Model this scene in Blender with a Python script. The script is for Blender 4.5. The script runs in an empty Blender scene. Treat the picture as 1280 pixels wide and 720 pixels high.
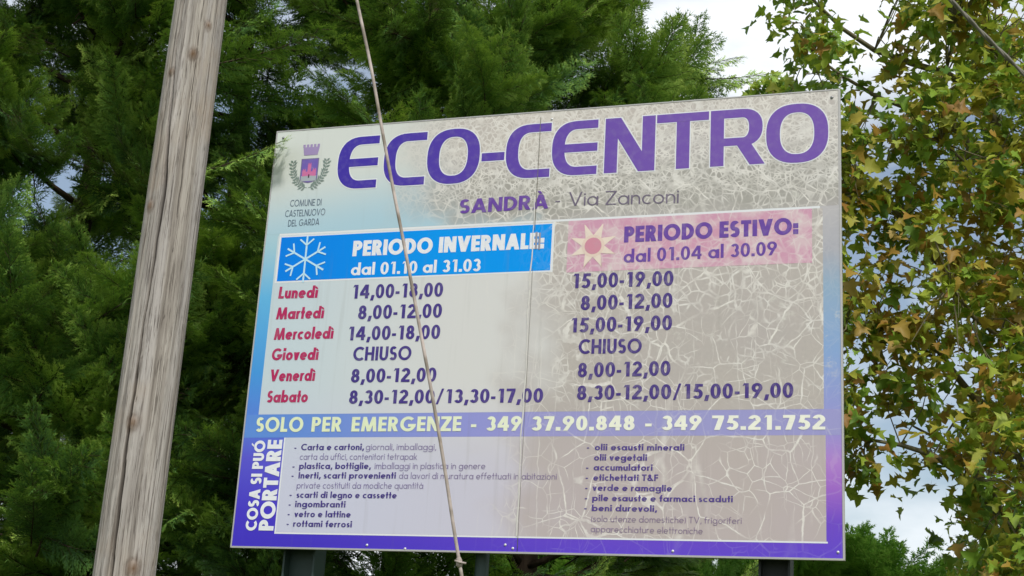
import bpy, math, random
import numpy as np
from mathutils import Matrix, Vector
scene = bpy.context.scene
rng = np.random.default_rng(7)
random.seed(7)

# ------------------------------------------------------------------ camera
CAMZ = 1.6
cam_data = bpy.data.cameras.new("camera")
cam = bpy.data.objects.new("camera", cam_data)
scene.collection.objects.link(cam)
scene.camera = cam
cam_data.lens = 50.709
cam_data.sensor_width = 36.0
cam_data.clip_start = 0.05
cam_data.clip_end = 3000.0
cam.matrix_world = Matrix((
    (0.998263597, -0.0589049327, 0.0, 0.0),
    (-0.0170695639, -0.289278393, -0.957092807, 0.0),
    (0.0563774874, 0.955430908, -0.289781571, CAMZ),
    (0, 0, 0, 1)))

# ------------------------------------------------------------------ world and sun
SUN_EL, SUN_AZ = 50.0, 163.0      # azimuth clockwise from +Y: the sun stands high behind the camera, a little to the right
world = bpy.data.worlds.new("World")
scene.world = world
world.use_nodes = True
wt = world.node_tree
wt.nodes.clear()
def wn(t): return wt.nodes.new(t)
sky = wn("ShaderNodeTexSky")
sky.sky_type = 'NISHITA'
sky.sun_disc = False
sky.sun_elevation = math.radians(SUN_EL)
sky.sun_rotation = math.radians(SUN_AZ)
sky.air_density = 1.2
sky.dust_density = 1.2
tc = wn("ShaderNodeTexCoord")
mp = wn("ShaderNodeMapping"); mp.inputs['Scale'].default_value = (1, 1, 2.4); mp.inputs['Location'].default_value = (0.62, 0.35, 0.25)
nz = wn("ShaderNodeTexNoise"); nz.inputs['Scale'].default_value = 2.6; nz.inputs['Detail'].default_value = 7; nz.inputs['Roughness'].default_value = 0.5
rp = wn("ShaderNodeValToRGB")
rp.color_ramp.elements[0].position = 0.42; rp.color_ramp.elements[0].color = (0.12, 0.12, 0.12, 1)
rp.color_ramp.elements[1].position = 0.58; rp.color_ramp.elements[1].color = (1, 1, 1, 1)
mx = wn("ShaderNodeMix"); mx.data_type = 'RGBA'
mx.inputs['B'].default_value = (9.6, 10.0, 10.4, 1)       # bright cloud, on the sky texture's own scale
bg = wn("ShaderNodeBackground"); bg.inputs['Strength'].default_value = 0.1
wo = wn("ShaderNodeOutputWorld")
wt.links.new(tc.outputs['Generated'], mp.inputs['Vector'])
wt.links.new(mp.outputs['Vector'], nz.inputs['Vector'])
wt.links.new(nz.outputs['Fac'], rp.inputs['Fac'])
wt.links.new(rp.outputs['Color'], mx.inputs['Factor'])
wt.links.new(sky.outputs['Color'], mx.inputs['A'])
wt.links.new(mx.outputs['Result'], bg.inputs['Color'])
wt.links.new(bg.outputs['Background'], wo.inputs['Surface'])

sun_data = bpy.data.lights.new("sun", 'SUN')
sun_data.energy = 2.6
sun_data.angle = math.radians(6)
sun_data.color = (1.0, 0.96, 0.9)
sun = bpy.data.objects.new("sun", sun_data)
scene.collection.objects.link(sun)
_az, _el = math.radians(SUN_AZ), math.radians(SUN_EL)
sdir = Vector((math.sin(_az) * math.cos(_el), math.cos(_az) * math.cos(_el), math.sin(_el)))
sun.rotation_euler = sdir.to_track_quat('Z', 'Y').to_euler()
sun.location = (-6, -10, 14)

scene.view_settings.view_transform = 'Standard'
scene.view_settings.look = 'None'
scene.view_settings.exposure = 0.12
scene.view_settings.gamma = 1.0
scene.cycles.max_bounces = 6
scene.cycles.transparent_max_bounces = 6

# ------------------------------------------------------------------ helpers
def S(r, g, b):                       # sRGB 0-255 to linear
    f = lambda c: (c / 255 / 12.92) if c <= 10 else ((c / 255 + 0.055) / 1.055) ** 2.4
    return (f(r), f(g), f(b), 1.0)

def mesh_from(name, V, F, mats=(), smooth=False, col=None, mi=None):
    """V (n,3) array; F list/array of equal-length faces or a list of arrays."""
    me = bpy.data.meshes.new(name)
    V = np.asarray(V, dtype=np.float32)
    Fs = F if isinstance(F, list) and len(F) and isinstance(F[0], np.ndarray) and F[0].ndim == 2 else [np.asarray(F, dtype=np.int32)]
    me.vertices.add(len(V)); me.vertices.foreach_set('co', V.ravel())
    loops = np.concatenate([f.ravel() for f in Fs]).astype(np.int32)
    tot = np.concatenate([np.full(len(f), f.shape[1]) for f in Fs]).astype(np.int32)
    st = np.concatenate([[0], np.cumsum(tot)[:-1]]).astype(np.int32)
    me.loops.add(len(loops)); me.loops.foreach_set('vertex_index', loops)
    me.polygons.add(len(tot)); me.polygons.foreach_set('loop_start', st); me.polygons.foreach_set('loop_total', tot)
    if smooth: me.polygons.foreach_set('use_smooth', np.ones(len(tot), dtype=bool))
    if mi is not None: me.polygons.foreach_set('material_index', np.asarray(mi, dtype=np.int32))
    for m in mats: me.materials.append(m)
    if col is not None:
        a = me.color_attributes.new('tone', 'FLOAT_COLOR', 'POINT')
        c = np.ones((len(V), 4), dtype=np.float32); c[:, :col.shape[1]] = col
        a.data.foreach_set('color', c.ravel())
    me.update(calc_edges=True)
    return me

def obj(name, me, parent=None, loc=None):
    o = bpy.data.objects.new(name, me)
    scene.collection.objects.link(o)
    if parent is not None: o.parent = parent
    if loc is not None: o.location = loc
    return o

def tag(o, label, cat=None, group=None, kind=None):
    if label: o['label'] = label
    if cat: o['category'] = cat
    if group: o['group'] = group
    if kind: o['kind'] = kind
    return o

class MB:
    """collects vertices and faces"""
    def __init__(s): s.V = []; s.F = []; s.n = 0
    def add(s, v, f):
        s.V.append(np.asarray(v, float)); s.F += [[i + s.n for i in q] for q in f]; s.n += len(v)
    def box(s, x0, x1, y0, y1, z0, z1):
        v = [(x, y, z) for z in (z0, z1) for y in (y0, y1) for x in (x0, x1)]
        s.add(v, [(0, 2, 3, 1), (4, 5, 7, 6), (0, 1, 5, 4), (2, 6, 7, 3), (0, 4, 6, 2), (1, 3, 7, 5)])
    def quad(s, pts): s.add(pts, [(0, 1, 2, 3)])
    def tube(s, P, r, n=8, cap=True):
        P = np.asarray(P, float); m = len(P); r = np.broadcast_to(r, (m,))
        T = np.gradient(P, axis=0); T /= np.linalg.norm(T, axis=1)[:, None] + 1e-12
        up = np.array([0.13, 0.21, 0.97]) if abs(T[0][2]) < 0.9 else np.array([1.0, 0.1, 0])
        rings = []
        for k in range(m):
            a = np.cross(T[k], up); a /= np.linalg.norm(a); b = np.cross(T[k], a)
            an = np.linspace(0, 2 * np.pi, n, endpoint=False)
            rings.append(P[k] + r[k] * (np.cos(an)[:, None] * a + np.sin(an)[:, None] * b))
        f = []
        for k in range(m - 1):
            for j in range(n):
                j2 = (j + 1) % n
                f.append((k * n + j, k * n + j2, (k + 1) * n + j2, (k + 1) * n + j))
        if cap: f += [tuple(range(n - 1, -1, -1)), tuple((m - 1) * n + j for j in range(n))]
        s.add(np.concatenate(rings), f)
    def mesh(s, name, mats=(), smooth=False):
        me = bpy.data.meshes.new(name)
        V = np.concatenate(s.V)
        me.from_pydata([tuple(p) for p in V], [], [tuple(q) for q in s.F])
        for m in mats: me.materials.append(m)
        if smooth: me.polygons.foreach_set('use_smooth', np.ones(len(me.polygons), dtype=bool))
        me.update()
        return me

class NT:
    """tiny node-tree writer"""
    def __init__(s, name, rough=0.6, spec=0.3):
        s.m = bpy.data.materials.new(name); s.m.use_nodes = True
        s.t = s.m.node_tree; s.t.nodes.clear()
        s.out = s.t.nodes.new('ShaderNodeOutputMaterial')
        s.b = s.t.nodes.new('ShaderNodeBsdfPrincipled')
        s.b.inputs['Roughness'].default_value = rough
        s.b.inputs['Specular IOR Level'].default_value = spec
        s.t.links.new(s.b.outputs[0], s.out.inputs[0])
    def _in(s, sock, v):
        if v is None: return
        if isinstance(v, bpy.types.NodeSocket): s.t.links.new(v, sock)
        else: sock.default_value = v
    def math(s, op, a, b=None, c=None, clamp=False):
        n = s.t.nodes.new('ShaderNodeMath'); n.operation = op; n.use_clamp = clamp
        for i, v in enumerate((a, b, c)): s._in(n.inputs[i], v)
        return n.outputs[0]
    def mul(s, a, b): return s.math('MULTIPLY', a, b)
    def add(s, a, b): return s.math('ADD', a, b)
    def sub(s, a, b): return s.math('SUBTRACT', a, b)
    def mx(s, a, b): return s.math('MAXIMUM', a, b)
    def step(s, v, a, b, o0=0.0, o1=1.0):
        n = s.t.nodes.new('ShaderNodeMapRange'); n.interpolation_type = 'SMOOTHSTEP'
        s._in(n.inputs['Value'], v)
        s._in(n.inputs['From Min'], a); s._in(n.inputs['From Max'], b)
        n.inputs['To Min'].default_value = o0; n.inputs['To Max'].default_value = o1
        return n.outputs[0]
    def mix(s, f, a, b, mode='MIX'):
        n = s.t.nodes.new('ShaderNodeMix'); n.data_type = 'RGBA'; n.blend_type = mode
        s._in(n.inputs['Factor'], f)
        s._in(n.inputs['A'], a); s._in(n.inputs['B'], b)
        return n.outputs['Result']
    def obj(s): return s.t.nodes.new('ShaderNodeTexCoord').outputs['Object']
    def sep(s, v):
        n = s.t.nodes.new('ShaderNodeSeparateXYZ'); s._in(n.inputs[0], v); return n.outputs
    def comb(s, x, y, z):
        n = s.t.nodes.new('ShaderNodeCombineXYZ')
        for i, v in enumerate((x, y, z)): s._in(n.inputs[i], v)
        return n.outputs[0]
    def vadd(s, a, b):
        n = s.t.nodes.new('ShaderNodeVectorMath'); n.operation = 'ADD'; s._in(n.inputs[0], a); s._in(n.inputs[1], b); return n.outputs[0]
    def vscale(s, a, k):
        n = s.t.nodes.new('ShaderNodeVectorMath'); n.operation = 'SCALE'; s._in(n.inputs[0], a); s._in(n.inputs['Scale'], k); return n.outputs[0]
    def vmul(s, a, k):
        n = s.t.nodes.new('ShaderNodeVectorMath'); n.operation = 'MULTIPLY'; s._in(n.inputs[0], a); n.inputs[1].default_value = k; return n.outputs[0]
    def noise(s, v, sc, det=3, ro=0.55, col=False, dist=0.0):
        n = s.t.nodes.new('ShaderNodeTexNoise'); s._in(n.inputs['Vector'], v)
        n.inputs['Scale'].default_value = sc; n.inputs['Detail'].default_value = det; n.inputs['Roughness'].default_value = ro
        n.inputs['Distortion'].default_value = dist
        return n.outputs['Color' if col else 'Fac']
    def vor(s, v, sc, feat='DISTANCE_TO_EDGE'):
        n = s.t.nodes.new('ShaderNodeTexVoronoi'); n.feature = feat; s._in(n.inputs['Vector'], v); n.inputs['Scale'].default_value = sc
        return n.outputs[0]
    def ramp(s, f, stops):
        n = s.t.nodes.new('ShaderNodeValToRGB'); s._in(n.inputs[0], f)
        e = n.color_ramp.elements
        while len(e) < len(stops): e.new(0.5)
        for k, (p, c) in enumerate(stops): e[k].position = p; e[k].color = c
        return n.outputs[0]
    def attr(s, name):
        n = s.t.nodes.new('ShaderNodeAttribute'); n.attribute_name = name; return n.outputs['Color']
    def rand(s): return s.t.nodes.new('ShaderNodeObjectInfo').outputs['Random']
    def bump(s, h, strength=0.3, dist=0.01):
        n = s.t.nodes.new('ShaderNodeBump'); n.inputs['Strength'].default_value = strength; n.inputs['Distance'].default_value = dist
        s._in(n.inputs['Height'], h); s.t.links.new(n.outputs[0], s.b.inputs['Normal'])
    def color(s, c): s._in(s.b.inputs['Base Color'], c); return s
    def rough(s, c): s._in(s.b.inputs['Roughness'], c); return s
    def translucent(s, c, k):
        t = s.t.nodes.new('ShaderNodeBsdfTranslucent'); s._in(t.inputs['Color'], c)
        m = s.t.nodes.new('ShaderNodeMixShader'); m.inputs[0].default_value = k
        s.t.links.new(s.b.outputs[0], m.inputs[1]); s.t.links.new(t.outputs[0], m.inputs[2])
        s.t.links.new(m.outputs[0], s.out.inputs[0]); return s

# ------------------------------------------------------------------ ground
def ground():
    n = NT('meadow_grass', 0.9, 0.1)
    o = n.obj()
    c = n.mix(n.noise(o, 0.35, 5), S(70, 88, 40), S(112, 108, 66))
    c = n.mix(n.noise(o, 9.0, 4), c, S(60, 74, 34))
    n.color(c); n.bump(n.noise(o, 22, 3), 0.6, 0.05)
    R_, N_ = 1500.0, 64
    xs = np.sign(np.linspace(-1, 1, N_)) * np.abs(np.linspace(-1, 1, N_)) ** 3 * R_
    V = np.array([(x, y, 0.03 * math.sin(x * 1.7) * math.cos(y * 1.3) if abs(x) + abs(y) < 60 else 0.0) for y in xs for x in xs])
    F = np.array([(j * N_ + i, j * N_ + i + 1, (j + 1) * N_ + i + 1, (j + 1) * N_ + i) for j in range(N_ - 1) for i in range(N_ - 1)])
    g = obj('ground', mesh_from('ground', V, F, [n.m], smooth=True))
    g['kind'] = 'structure'
ground()

# ------------------------------------------------------------------ sign board (3.00 x 2.24 m, two panels)
BZ = CAMZ + 0.7769
SW, SH = 3.0, 2.244
sign = bpy.data.objects.new('sign_board', None)
scene.collection.objects.link(sign)
sign.location = (-1.32649, 7.30587, 0)
sign.rotation_euler = (0, 0, math.radians(-18.41667))
tag(sign, 'large weathered notice board with blue to purple border and opening hours, on steel posts', 'sign')

def film(name, base_fn, wear=1.0, lines=1.0, rough=0.42, spec=0.3):
    """printed film on the board: a base colour in board coordinates, weathered by one shared crackle pattern"""
    n = NT(name, rough, spec)
    o = n.obj(); x, _, z = n.sep(o)
    u, v = x, n.sub(z, BZ)
    base = base_fn(n, u, v)
    p = n.comb(u, v, 0.0)
    warp = n.vadd(n.noise(p, 2.2, 2, 0.5, True), (-0.5, -0.5, -0.5))
    p1 = n.vadd(p, n.vscale(warp, 0.16))
    warp2 = n.vadd(n.noise(p, 11, 2, 0.5, True), (-0.5, -0.5, -0.5))
    p2 = n.vadd(p1, n.vscale(warp2, 0.022))
    big = n.vor(p2, 4.6)
    mid = n.vor(n.vadd(p2, (3.1, 1.7, 0)), 9.5)
    fine = n.vor(n.vadd(p2, (0.3, 5.7, 0)), 21.0)
    tiny = n.vor(n.vadd(p2, (4.3, 2.7, 0)), 38.0)
    n1 = n.noise(p, 3.4, 2); n2 = n.noise(n.vadd(p, (7, 3, 0)), 8.0, 3); n3 = n.noise(p, 60, 2)
    # where the film has aged: right of the middle, and all along the head from the second letter on
    right = n.step(n.add(u, n.mul(n.sub(n1, 0.5), 0.7)), 1.28, 1.72)
    head = n.mul(n.step(n.add(v, n.mul(n.sub(n1, 0.5), 0.25)), 1.60, 1.74), n.step(n.add(u, n.mul(n.sub(n1, 0.5), 0.5)), 0.62, 1.15))
    aged = n.mx(right, head)
    under = n.mul(n.mul(n.step(v, 1.05, 1.30), n.step(v, 1.72, 1.5)), right)     # dense crackle round the pink banner
    clumps = n.mul(n.step(n2, 0.50, 0.64), right)
    densef = n.mx(n.mx(under, head), n.mul(clumps, n.step(v, 0.62, 0.8)))
    lw = n.add(0.006, n.mul(n3, 0.024))
    l_big = n.mul(n.step(big, n.mul(lw, 0.45), lw, 1.0, 0.0), n.mul(right, n.step(n.noise(p, 6.0, 1), 0.30, 0.52)))
    l_mid = n.mul(n.step(mid, n.mul(n2, 0.008), n.add(0.006, n.mul(n2, 0.044)), 1.0, 0.0), n.mul(aged, n.step(n.noise(n.vadd(p, (9, 9, 0)), 4.0, 2), 0.40, 0.60)))
    l_fine = n.mul(n.step(fine, 0.02, 0.11, 0.85, 0.0), n.mul(densef, n.step(n.noise(n.vadd(p, (5, 1, 0)), 7, 2), 0.28, 0.46)))
    l_tiny = n.mul(n.step(tiny, 0.02, n.add(0.06, n.mul(n2, 0.22)), 0.9, 0.0), n.mul(n.step(v, 1.68, 1.84), head))
    streak = n.vor(n.vmul(n.vadd(p, n.vscale(warp2, 0.03)), (9.0, 0.5, 1.0)), 1.0)
    l_str = n.mul(n.step(streak, 0.0, 0.03, 0.6, 0.0), n.mul(n.step(u, 1.0, 1.7), n.step(n.noise(n.vadd(p, (2, 8, 0)), 3.2, 2), 0.42, 0.6)))
    mid2 = n.vor(n.vadd(n.vmul(p2, (1.0, 0.7, 1.0)), (6.1, 2.2, 0)), 14.5)
    l_m2 = n.mul(n.step(mid2, 0.006, n.add(0.01, n.mul(n1, 0.04)), 0.85, 0.0), n.mul(right, n.step(n.noise(n.vadd(p, (3, 6, 0)), 5.0, 2), 0.50, 0.62)))
    l_mid = n.mx(l_mid, l_m2)
    L = n.mx(n.mx(n.mx(l_big, l_mid), n.mx(l_fine, l_tiny)), l_str)
    L = n.math('MULTIPLY', L, lines, clamp=True)
    # aged film is greyer and browner between the cracks
    mott = n.mix(n3, S(170, 161, 151), S(192, 183, 170))
    mott = n.mix(n.step(v, 1.75, 2.1), mott, n.mix(n.noise(p, 34, 3), S(184, 174, 158), S(220, 212, 202)))
    aged_c = n.mix(n.noise(p, 1.6, 2), mott, n.mix(n.noise(p, 12, 2), S(180, 167, 164), S(168, 162, 160)))
    low_head = n.mul(n.mul(n.step(v, 1.62, 1.70), n.step(v, 2.0, 1.86)), head)
    aged_c = n.mix(n.mul(low_head, 0.75), aged_c, n.mix(n3, S(150, 142, 130), S(168, 160, 147)))
    aged_c = n.mix(n.step(v, 0.75, 0.4), aged_c, n.mix(n.noise(p, 3, 2), S(182, 171, 160), S(186, 173, 175)))
    c = n.mix(n.mul(aged, wear), base, aged_c)
    c = n.mix(n.mul(n.mul(L, 0.55 + 0.0), n.add(0.75, n.step(n.noise(p, 18, 3), 0.35, 0.62))), c, n.mix(n2, S(232, 226, 216), S(222, 220, 216)))
    c = n.mix(n.mul(n.mul(n.step(n.noise(n.vadd(p, (1, 4, 0)), 13, 5, 0.7), 0.56, 0.68), n.mul(right, n.step(v, 0.5, 1.0))), 0.45), c, S(214, 212, 202))
    # thin grime runs
    c = n.mix(n.mul(n.step(n.noise(n.vmul(p, (26, 1.2, 1)), 1.0, 3), 0.56, 0.75), 0.10), c, S(120, 116, 100))
    n.color(c)
    n.rough(n.step(L, 0, 1, rough, 0.7))
    n.bump(n.add(n.mul(L, 0.6), n.mul(n.noise(n.vmul(p, (3, 1, 1)), 3, 2), 1.5)), 0.25, 0.002)
    return n.m

def c_panel(n, u, v):
    t = n.math('DIVIDE', v, SH)
    Lr = n.ramp(t, [(0.0, S(62, 44, 190)), (0.08, S(68, 52, 196)), (0.20, S(88, 84, 206)), (0.29, S(86, 128, 216)),
                    (0.40, S(66, 150, 220)), (0.58, S(96, 178, 224)), (0.70, S(160, 200, 214)), (0.80, S(192, 208, 212)), (1.0, S(212, 216, 210))])
    Rr = n.ramp(t, [(0.0, S(98, 68, 204)), (0.07, S(112, 72, 200)), (0.14, S(160, 104, 200)), (0.19, S(176, 128, 206)), (0.26, S(152, 148, 210)),
                    (0.42, S(136, 166, 210)), (0.56, S(146, 172, 196)), (0.64, S(172, 172, 180)), (0.75, S(190, 186, 186)), (1.0, S(208, 204, 196))])
    return n.mix(n.step(u, 0.05, 2.2), Lr, Rr)
def c_field(n, u, v):
    top = n.mix(n.step(u, 0.1, 1.2), S(196, 210, 216), S(214, 213, 210))
    low = n.mix(n.step(u, 0.2, 2.6), S(200, 202, 220), S(204, 194, 200))
    return n.mix(n.step(v, 0.3, 0.9), low, top)
m_panel = film('printed_border_film', c_panel, 0.0, 0.10)
def c_head(n, u, v):
    return n.mix(n.step(n.add(v, n.mul(n.step(u, 0.0, 1.2), 0.3)), 1.62, 2.0), S(176, 204, 218), S(210, 216, 213))
m_head = film('printed_header_film', lambda n, u, v: n.mix(n.step(n.sub(v, n.mul(u, 0.12)), 1.60, 1.98), S(172, 203, 216), S(212, 216, 210)), 0.9, 1.0)
m_field = film('printed_timetable_film', c_field, 0.85, 1.0)
m_band = film('printed_emergency_band', lambda n, u, v: n.mix(n.step(u, 0.0, 1.5), S(92, 140, 216), S(150, 150, 212)), 0.18, 0.25)
m_blue = film('printed_blue_banner', lambda n, u, v: n.mix(u, S(0, 124, 230), S(0, 150, 240)), 0.0, 0.08, 0.6, 0.12)
m_pink = film('printed_pink_banner', lambda n, u, v: n.mix(n.step(n.noise(n.comb(u, v, 0.0), 9, 4), 0.42, 0.66), S(212, 150, 180), S(222, 192, 200)), 0.18, 0.5)

def metal(name, c, rough=0.45, met=0.6, var=0.25):
    n = NT(name, rough, 0.5); o = n.obj()
    cc = n.mix(n.mul(n.noise(o, 14, 4), var * 2), c, (c[0] * 0.5, c[1] * 0.5, c[2] * 0.5, 1))
    n.color(cc); n.b.inputs['Metallic'].default_value = met; n.bump(n.noise(o, 90, 2), 0.1, 0.002)
    return n.m
m_alu = metal('aluminium_edge', S(190, 188, 184), 0.45, 0.3, 0.15)
m_back = metal('galvanised_back', S(140, 142, 142))
m_green = metal('green_painted_steel', S(50, 70, 66), 0.55, 0.0)
m_dark = metal('dark_painted_steel', S(44, 50, 52), 0.6, 0.0)
m_screw = metal('screw_head', S(215, 215, 215), 0.4, 0.2, 0.1)

PX0, PX1 = 1.4985, 1.5005
for a, b, side in ((0.0, PX0, 'left'), (PX1, SW, 'right')):
    mb = MB(); mb.box(a + 0.001, b - 0.0005, 0.0, 0.020, BZ + 0.001, BZ + SH - 0.001)
    me = mb.mesh('panel', [m_panel, m_back])
    me.polygons.foreach_set('material_index', [1, 1, 0, 1, 1, 1])
    tag(obj('panel', me, sign), side + ' half of the printed board')
# folded edge trim all round
mb = MB()
e = 0.0045
mb.box(-0.004, SW + 0.004, -0.0022, 0.026, BZ - 0.006, BZ + e * 0.6)
mb.box(-0.004, SW + 0.004, -0.0022, 0.026, BZ + SH - e * 0.5, BZ + SH + 0.004)
mb.box(-0.004, 0.003, -0.0026, 0.0265, BZ - 0.004, BZ + SH + 0.002)
mb.box(SW - e, SW + 0.004, -0.0026, 0.0265, BZ - 0.004, BZ + SH + 0.002)
obj('edge_trim', mb.mesh('edge_trim', [m_alu]), sign)

def sheet(name, u0, u1, v0, v1, y, m, label=None):
    mb = MB()
    mb.box(u0, u1, -y, -0.00005, BZ + v0, BZ + v1)
    o = obj(name, mb.mesh(name, [m]), sign)
    if label: o['label'] = label
    return o
m_white = NT('white_print', 0.4, 0.35).color(S(226, 228, 230)).m
sheet('header_field', 0.004, SW - 0.008, 1.652, SH - 0.004, 0.0004, m_head, 'pale crackled header area')
sheet('header_edge', 0.080, 2.905, 1.640, 1.6515, 0.0004, m_white)
sheet('timetable_field', 0.072, 2.918, 0.672, 1.6395, 0.0004, m_field, 'pale opening hours area')
sheet('emergency_band', 0.004, SW - 0.008, 0.552, 0.6715, 0.0004, m_band, 'blue to lilac band with telephone numbers')
sheet('list_field', 0.239, 2.925, 0.075, 0.5515, 0.0004, m_field, 'pale list of accepted waste')
sheet('list_edge', 0.231, 2.931, 0.067, 0.0748, 0.0004, m_white)
sheet('list_edge', 0.231, 0.2388, 0.0749, 0.5515, 0.0004, m_white)
sheet('banner_edge', 0.082, 1.604, 1.377, 1.637, 0.0007, m_white)
sheet('blue_banner', 0.094, 1.591, 1.386, 1.630, 0.0011, m_blue, 'bright blue winter banner')
sheet('pink_banner', 1.675, 2.868, 1.371, 1.640, 0.0009, m_pink, 'faded pink summer banner')

# posts, rails and screws
def h_beam(u0, u1, m, label, zt=BZ + SH - 0.15):
    mb = MB()
    mb.box(u0, u0 + 0.010, 0.072, 0.20, 0.0, zt)
    mb.box(u1 - 0.010, u1, 0.072, 0.20, 0.0, zt)
    mb.box(u0 + 0.010, u1 - 0.010, 0.132, 0.140, 0.0, zt)
    tag(obj('post', mb.mesh('post', [m]), sign), label)
h_beam(0.257, 0.430, m_green, 'dark green H-section steel post at the left')
h_beam(2.617, 2.758, m_dark, 'dark H-section steel post at the right')
mb = MB(); mb.tube([(1.293, 0.110, z) for z in np.linspace(0, BZ + SH - 0.2, 12)], 0.034, 20)
tag(obj('post', mb.mesh('post', [m_green], True), sign), 'slim green round post in the middle')
for z in (0.12, 1.05, 2.02):
    mb = MB(); mb.box(0.03, 2.97, 0.028, 0.068, BZ + z, BZ + z + 0.05)
    obj('rail', mb.mesh('rail', [m_back]), sign)
def disc(u, v, r, y, m, name, n=14):
    mb = MB(); a = np.linspace(0, 2 * np.pi, n, endpoint=False)
    ring0 = [(u + r * math.cos(t), -0.0006, BZ + v + r * math.sin(t)) for t in a]
    ring1 = [(u + r * 0.7 * math.cos(t), -y, BZ + v + r * 0.7 * math.sin(t)) for t in a]
    mb.add(ring0 + ring1, [(j, (j + 1) % n, n + (j + 1) % n, n + j) for j in range(n)] + [tuple(range(n, 2 * n))])
    return obj(name, mb.mesh(name, [m], True), sign)
for u, v in ((0.735, 0.020), (0.935, 0.006), (1.44, 0.034), (1.478, 0.018), (2.24, 0.020), (2.975, 0.030), (1.56, 2.20)):
    disc(u, v, 0.0065, 0.004, m_screw, 'screw')
for u, v in ((0.040, 2.205), (2.965, 2.205)): disc(u, v, 0.008, 0.005, m_back, 'screw')

# ------------------------------------------------------------------ lettering: glyphs drawn from bars, diagonals and bowls (cap height 1)
def rect(x0, y0, x1, y1): return [[(x0, y0), (x1, y0), (x1, y1), (x0, y1)]]
def diag(x0, y0, x1, y1, w): return [[(x0, y0), (x0 + w, y0), (x1 + w, y1), (x1, y1)]]
def bowl(cx, cy, rx, ry, a0, a1, w, h, p=2.0, n=None):
    n = n or max(6, int(abs(a1 - a0) / 12))
    def pt(rx_, ry_, a):
        c, s = math.cos(a), math.sin(a)
        return (cx + rx_ * math.copysign(abs(c) ** (2 / p), c), cy + ry_ * math.copysign(abs(s) ** (2 / p), s))
    q = []
    for k in range(n):
        a, b = math.radians(a0 + (a1 - a0) * k / n), math.radians(a0 + (a1 - a0) * (k + 1) / n)
        q.append([pt(rx, ry, a), pt(rx, ry, b), pt(rx - w, ry - h, b), pt(rx - w, ry - h, a)])
    return q
XH = 0.66
def glyph(c, w):
    """returns (list of primitives, advance width); each primitive is a list of quads"""
    h = w * 0.86
    o = 0.0
    if c in 'ÀÒàìò':
        base = {'À': 'A', 'Ò': 'O', 'à': 'a', 'ì': 'ı', 'ò': 'o'}[c]
        P, W = glyph(base, w); top = 1.05 if c in 'ÀÒ' else XH + 0.08
        if c == 'Ò': return P + [diag(W / 2 - w * 0.2, top, W / 2 + w * 0.5, top + 0.2, w * 0.7)], W
        return P + [diag(W / 2 - w * 0.3, top, W / 2 - w * 0.95, top + 0.2, w * 0.75)], W
    if c == 'A':
        W = 0.86; t = W / 2 - w * 0.55
        return [diag(0, 0, t, 1, w * 1.1), diag(W - w * 1.1, 0, t, 1, w * 1.1), rect(W * 0.2, 0.2, W * 0.8, 0.2 + h)], W
    if c == 'B':
        W = 0.62; ry1, ry2 = (0.5 + h / 2) / 2, (0.5 + h / 2) / 2
        return [rect(0, 0, w, 1), rect(w, 0, W - ry2, h), rect(w, 1 - h, W - ry1, 1), rect(w, 0.5 - h / 2, W - ry1, 0.5 + h / 2),
                bowl(W - ry2, ry2, ry2, ry2, -90, 90, w, h), bowl(W - ry1 - 0.02, 1 - ry1, ry1, ry1, -90, 90, w, h)], W
    if c == 'C': W = 0.84; return [bowl(0.51, 0.5, 0.51, 0.51, 48, 312, w, h, 2.0, 24)], W
    if c == 'D': W = 0.74; return [rect(0, 0, w, 1), rect(w, 0, W - 0.48, h), rect(w, 1 - h, W - 0.48, 1), bowl(W - 0.48, 0.5, 0.48, 0.5, -90, 90, w, h, 2.0, 18)], W
    if c in 'EF':
        W = 0.54 if c == 'E' else 0.52
        P = [rect(0, 0, w, 1), rect(w, 1 - h, W, 1), rect(w, 0.5 - h / 2, W * 0.96, 0.5 + h / 2)]
        if c == 'E': P.append(rect(w, 0, W, h))
        return P, W
    if c == 'G': W = 0.94; return [bowl(0.51, 0.5, 0.51, 0.51, 45, 360, w, h, 2.0, 26), rect(0.52, 0.5 - h, W + 0.06, 0.5)], W + 0.06
    if c == 'H': W = 0.72; return [rect(0, 0, w, 1), rect(W - w, 0, W, 1), rect(w, 0.5 - h / 2, W - w, 0.5 + h / 2)], W
    if c == 'I': return [rect(0, 0, w, 1)], w
    if c == 'L': W = 0.5; return [rect(0, 0, w, 1), rect(w, 0, W, h)], W
    if c == 'M':
        W = 1.02
        return [diag(0, 0, 0.10, 1, w), diag(W - w, 0, W - w - 0.10, 1, w), diag(W / 2 - w / 2, 0, 0.10, 1, w), diag(W / 2 - w / 2, 0, W - w - 0.10, 1, w)], W
    if c == 'N': W = 0.78; return [rect(0, 0, w, 1), rect(W - w, 0, W, 1), diag(W - w * 1.15, 0, 0, 1, w * 1.15)], W
    if c == 'O': W = 1.02; return [bowl(W / 2, 0.5, W / 2, 0.515, 0, 360, w, h, 2.0, 36)], W
    if c in 'PR':
        W = 0.62; r = 0.31
        P = [rect(0, 0, w, 1), rect(w, 1 - h, W - r, 1), rect(w, 1 - 2 * r, W - r, 1 - 2 * r + h), bowl(W - r, 1 - r, r, r, -90, 90, w, h, 2.0, 12)]
        if c == 'R': P.append(diag(W - w * 0.95, 0, W * 0.34, 0.42, w * 1.15)); W += 0.06
        return P, W
    if c in 'Ss':
        H = 1.0 if c == 'S' else XH; W = 0.58 * (1 if c == 'S' else 0.76); hh = h if c == 'S' else h * 0.9
        ry = (H + hh) / 4
        return [bowl(W / 2, H - ry, W / 2 * 0.94, ry, 35, 270, w, hh, 2.2, 18), bowl(W / 2, ry, W / 2, ry, 90, -150, w, hh, 2.2, 18)], W
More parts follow.
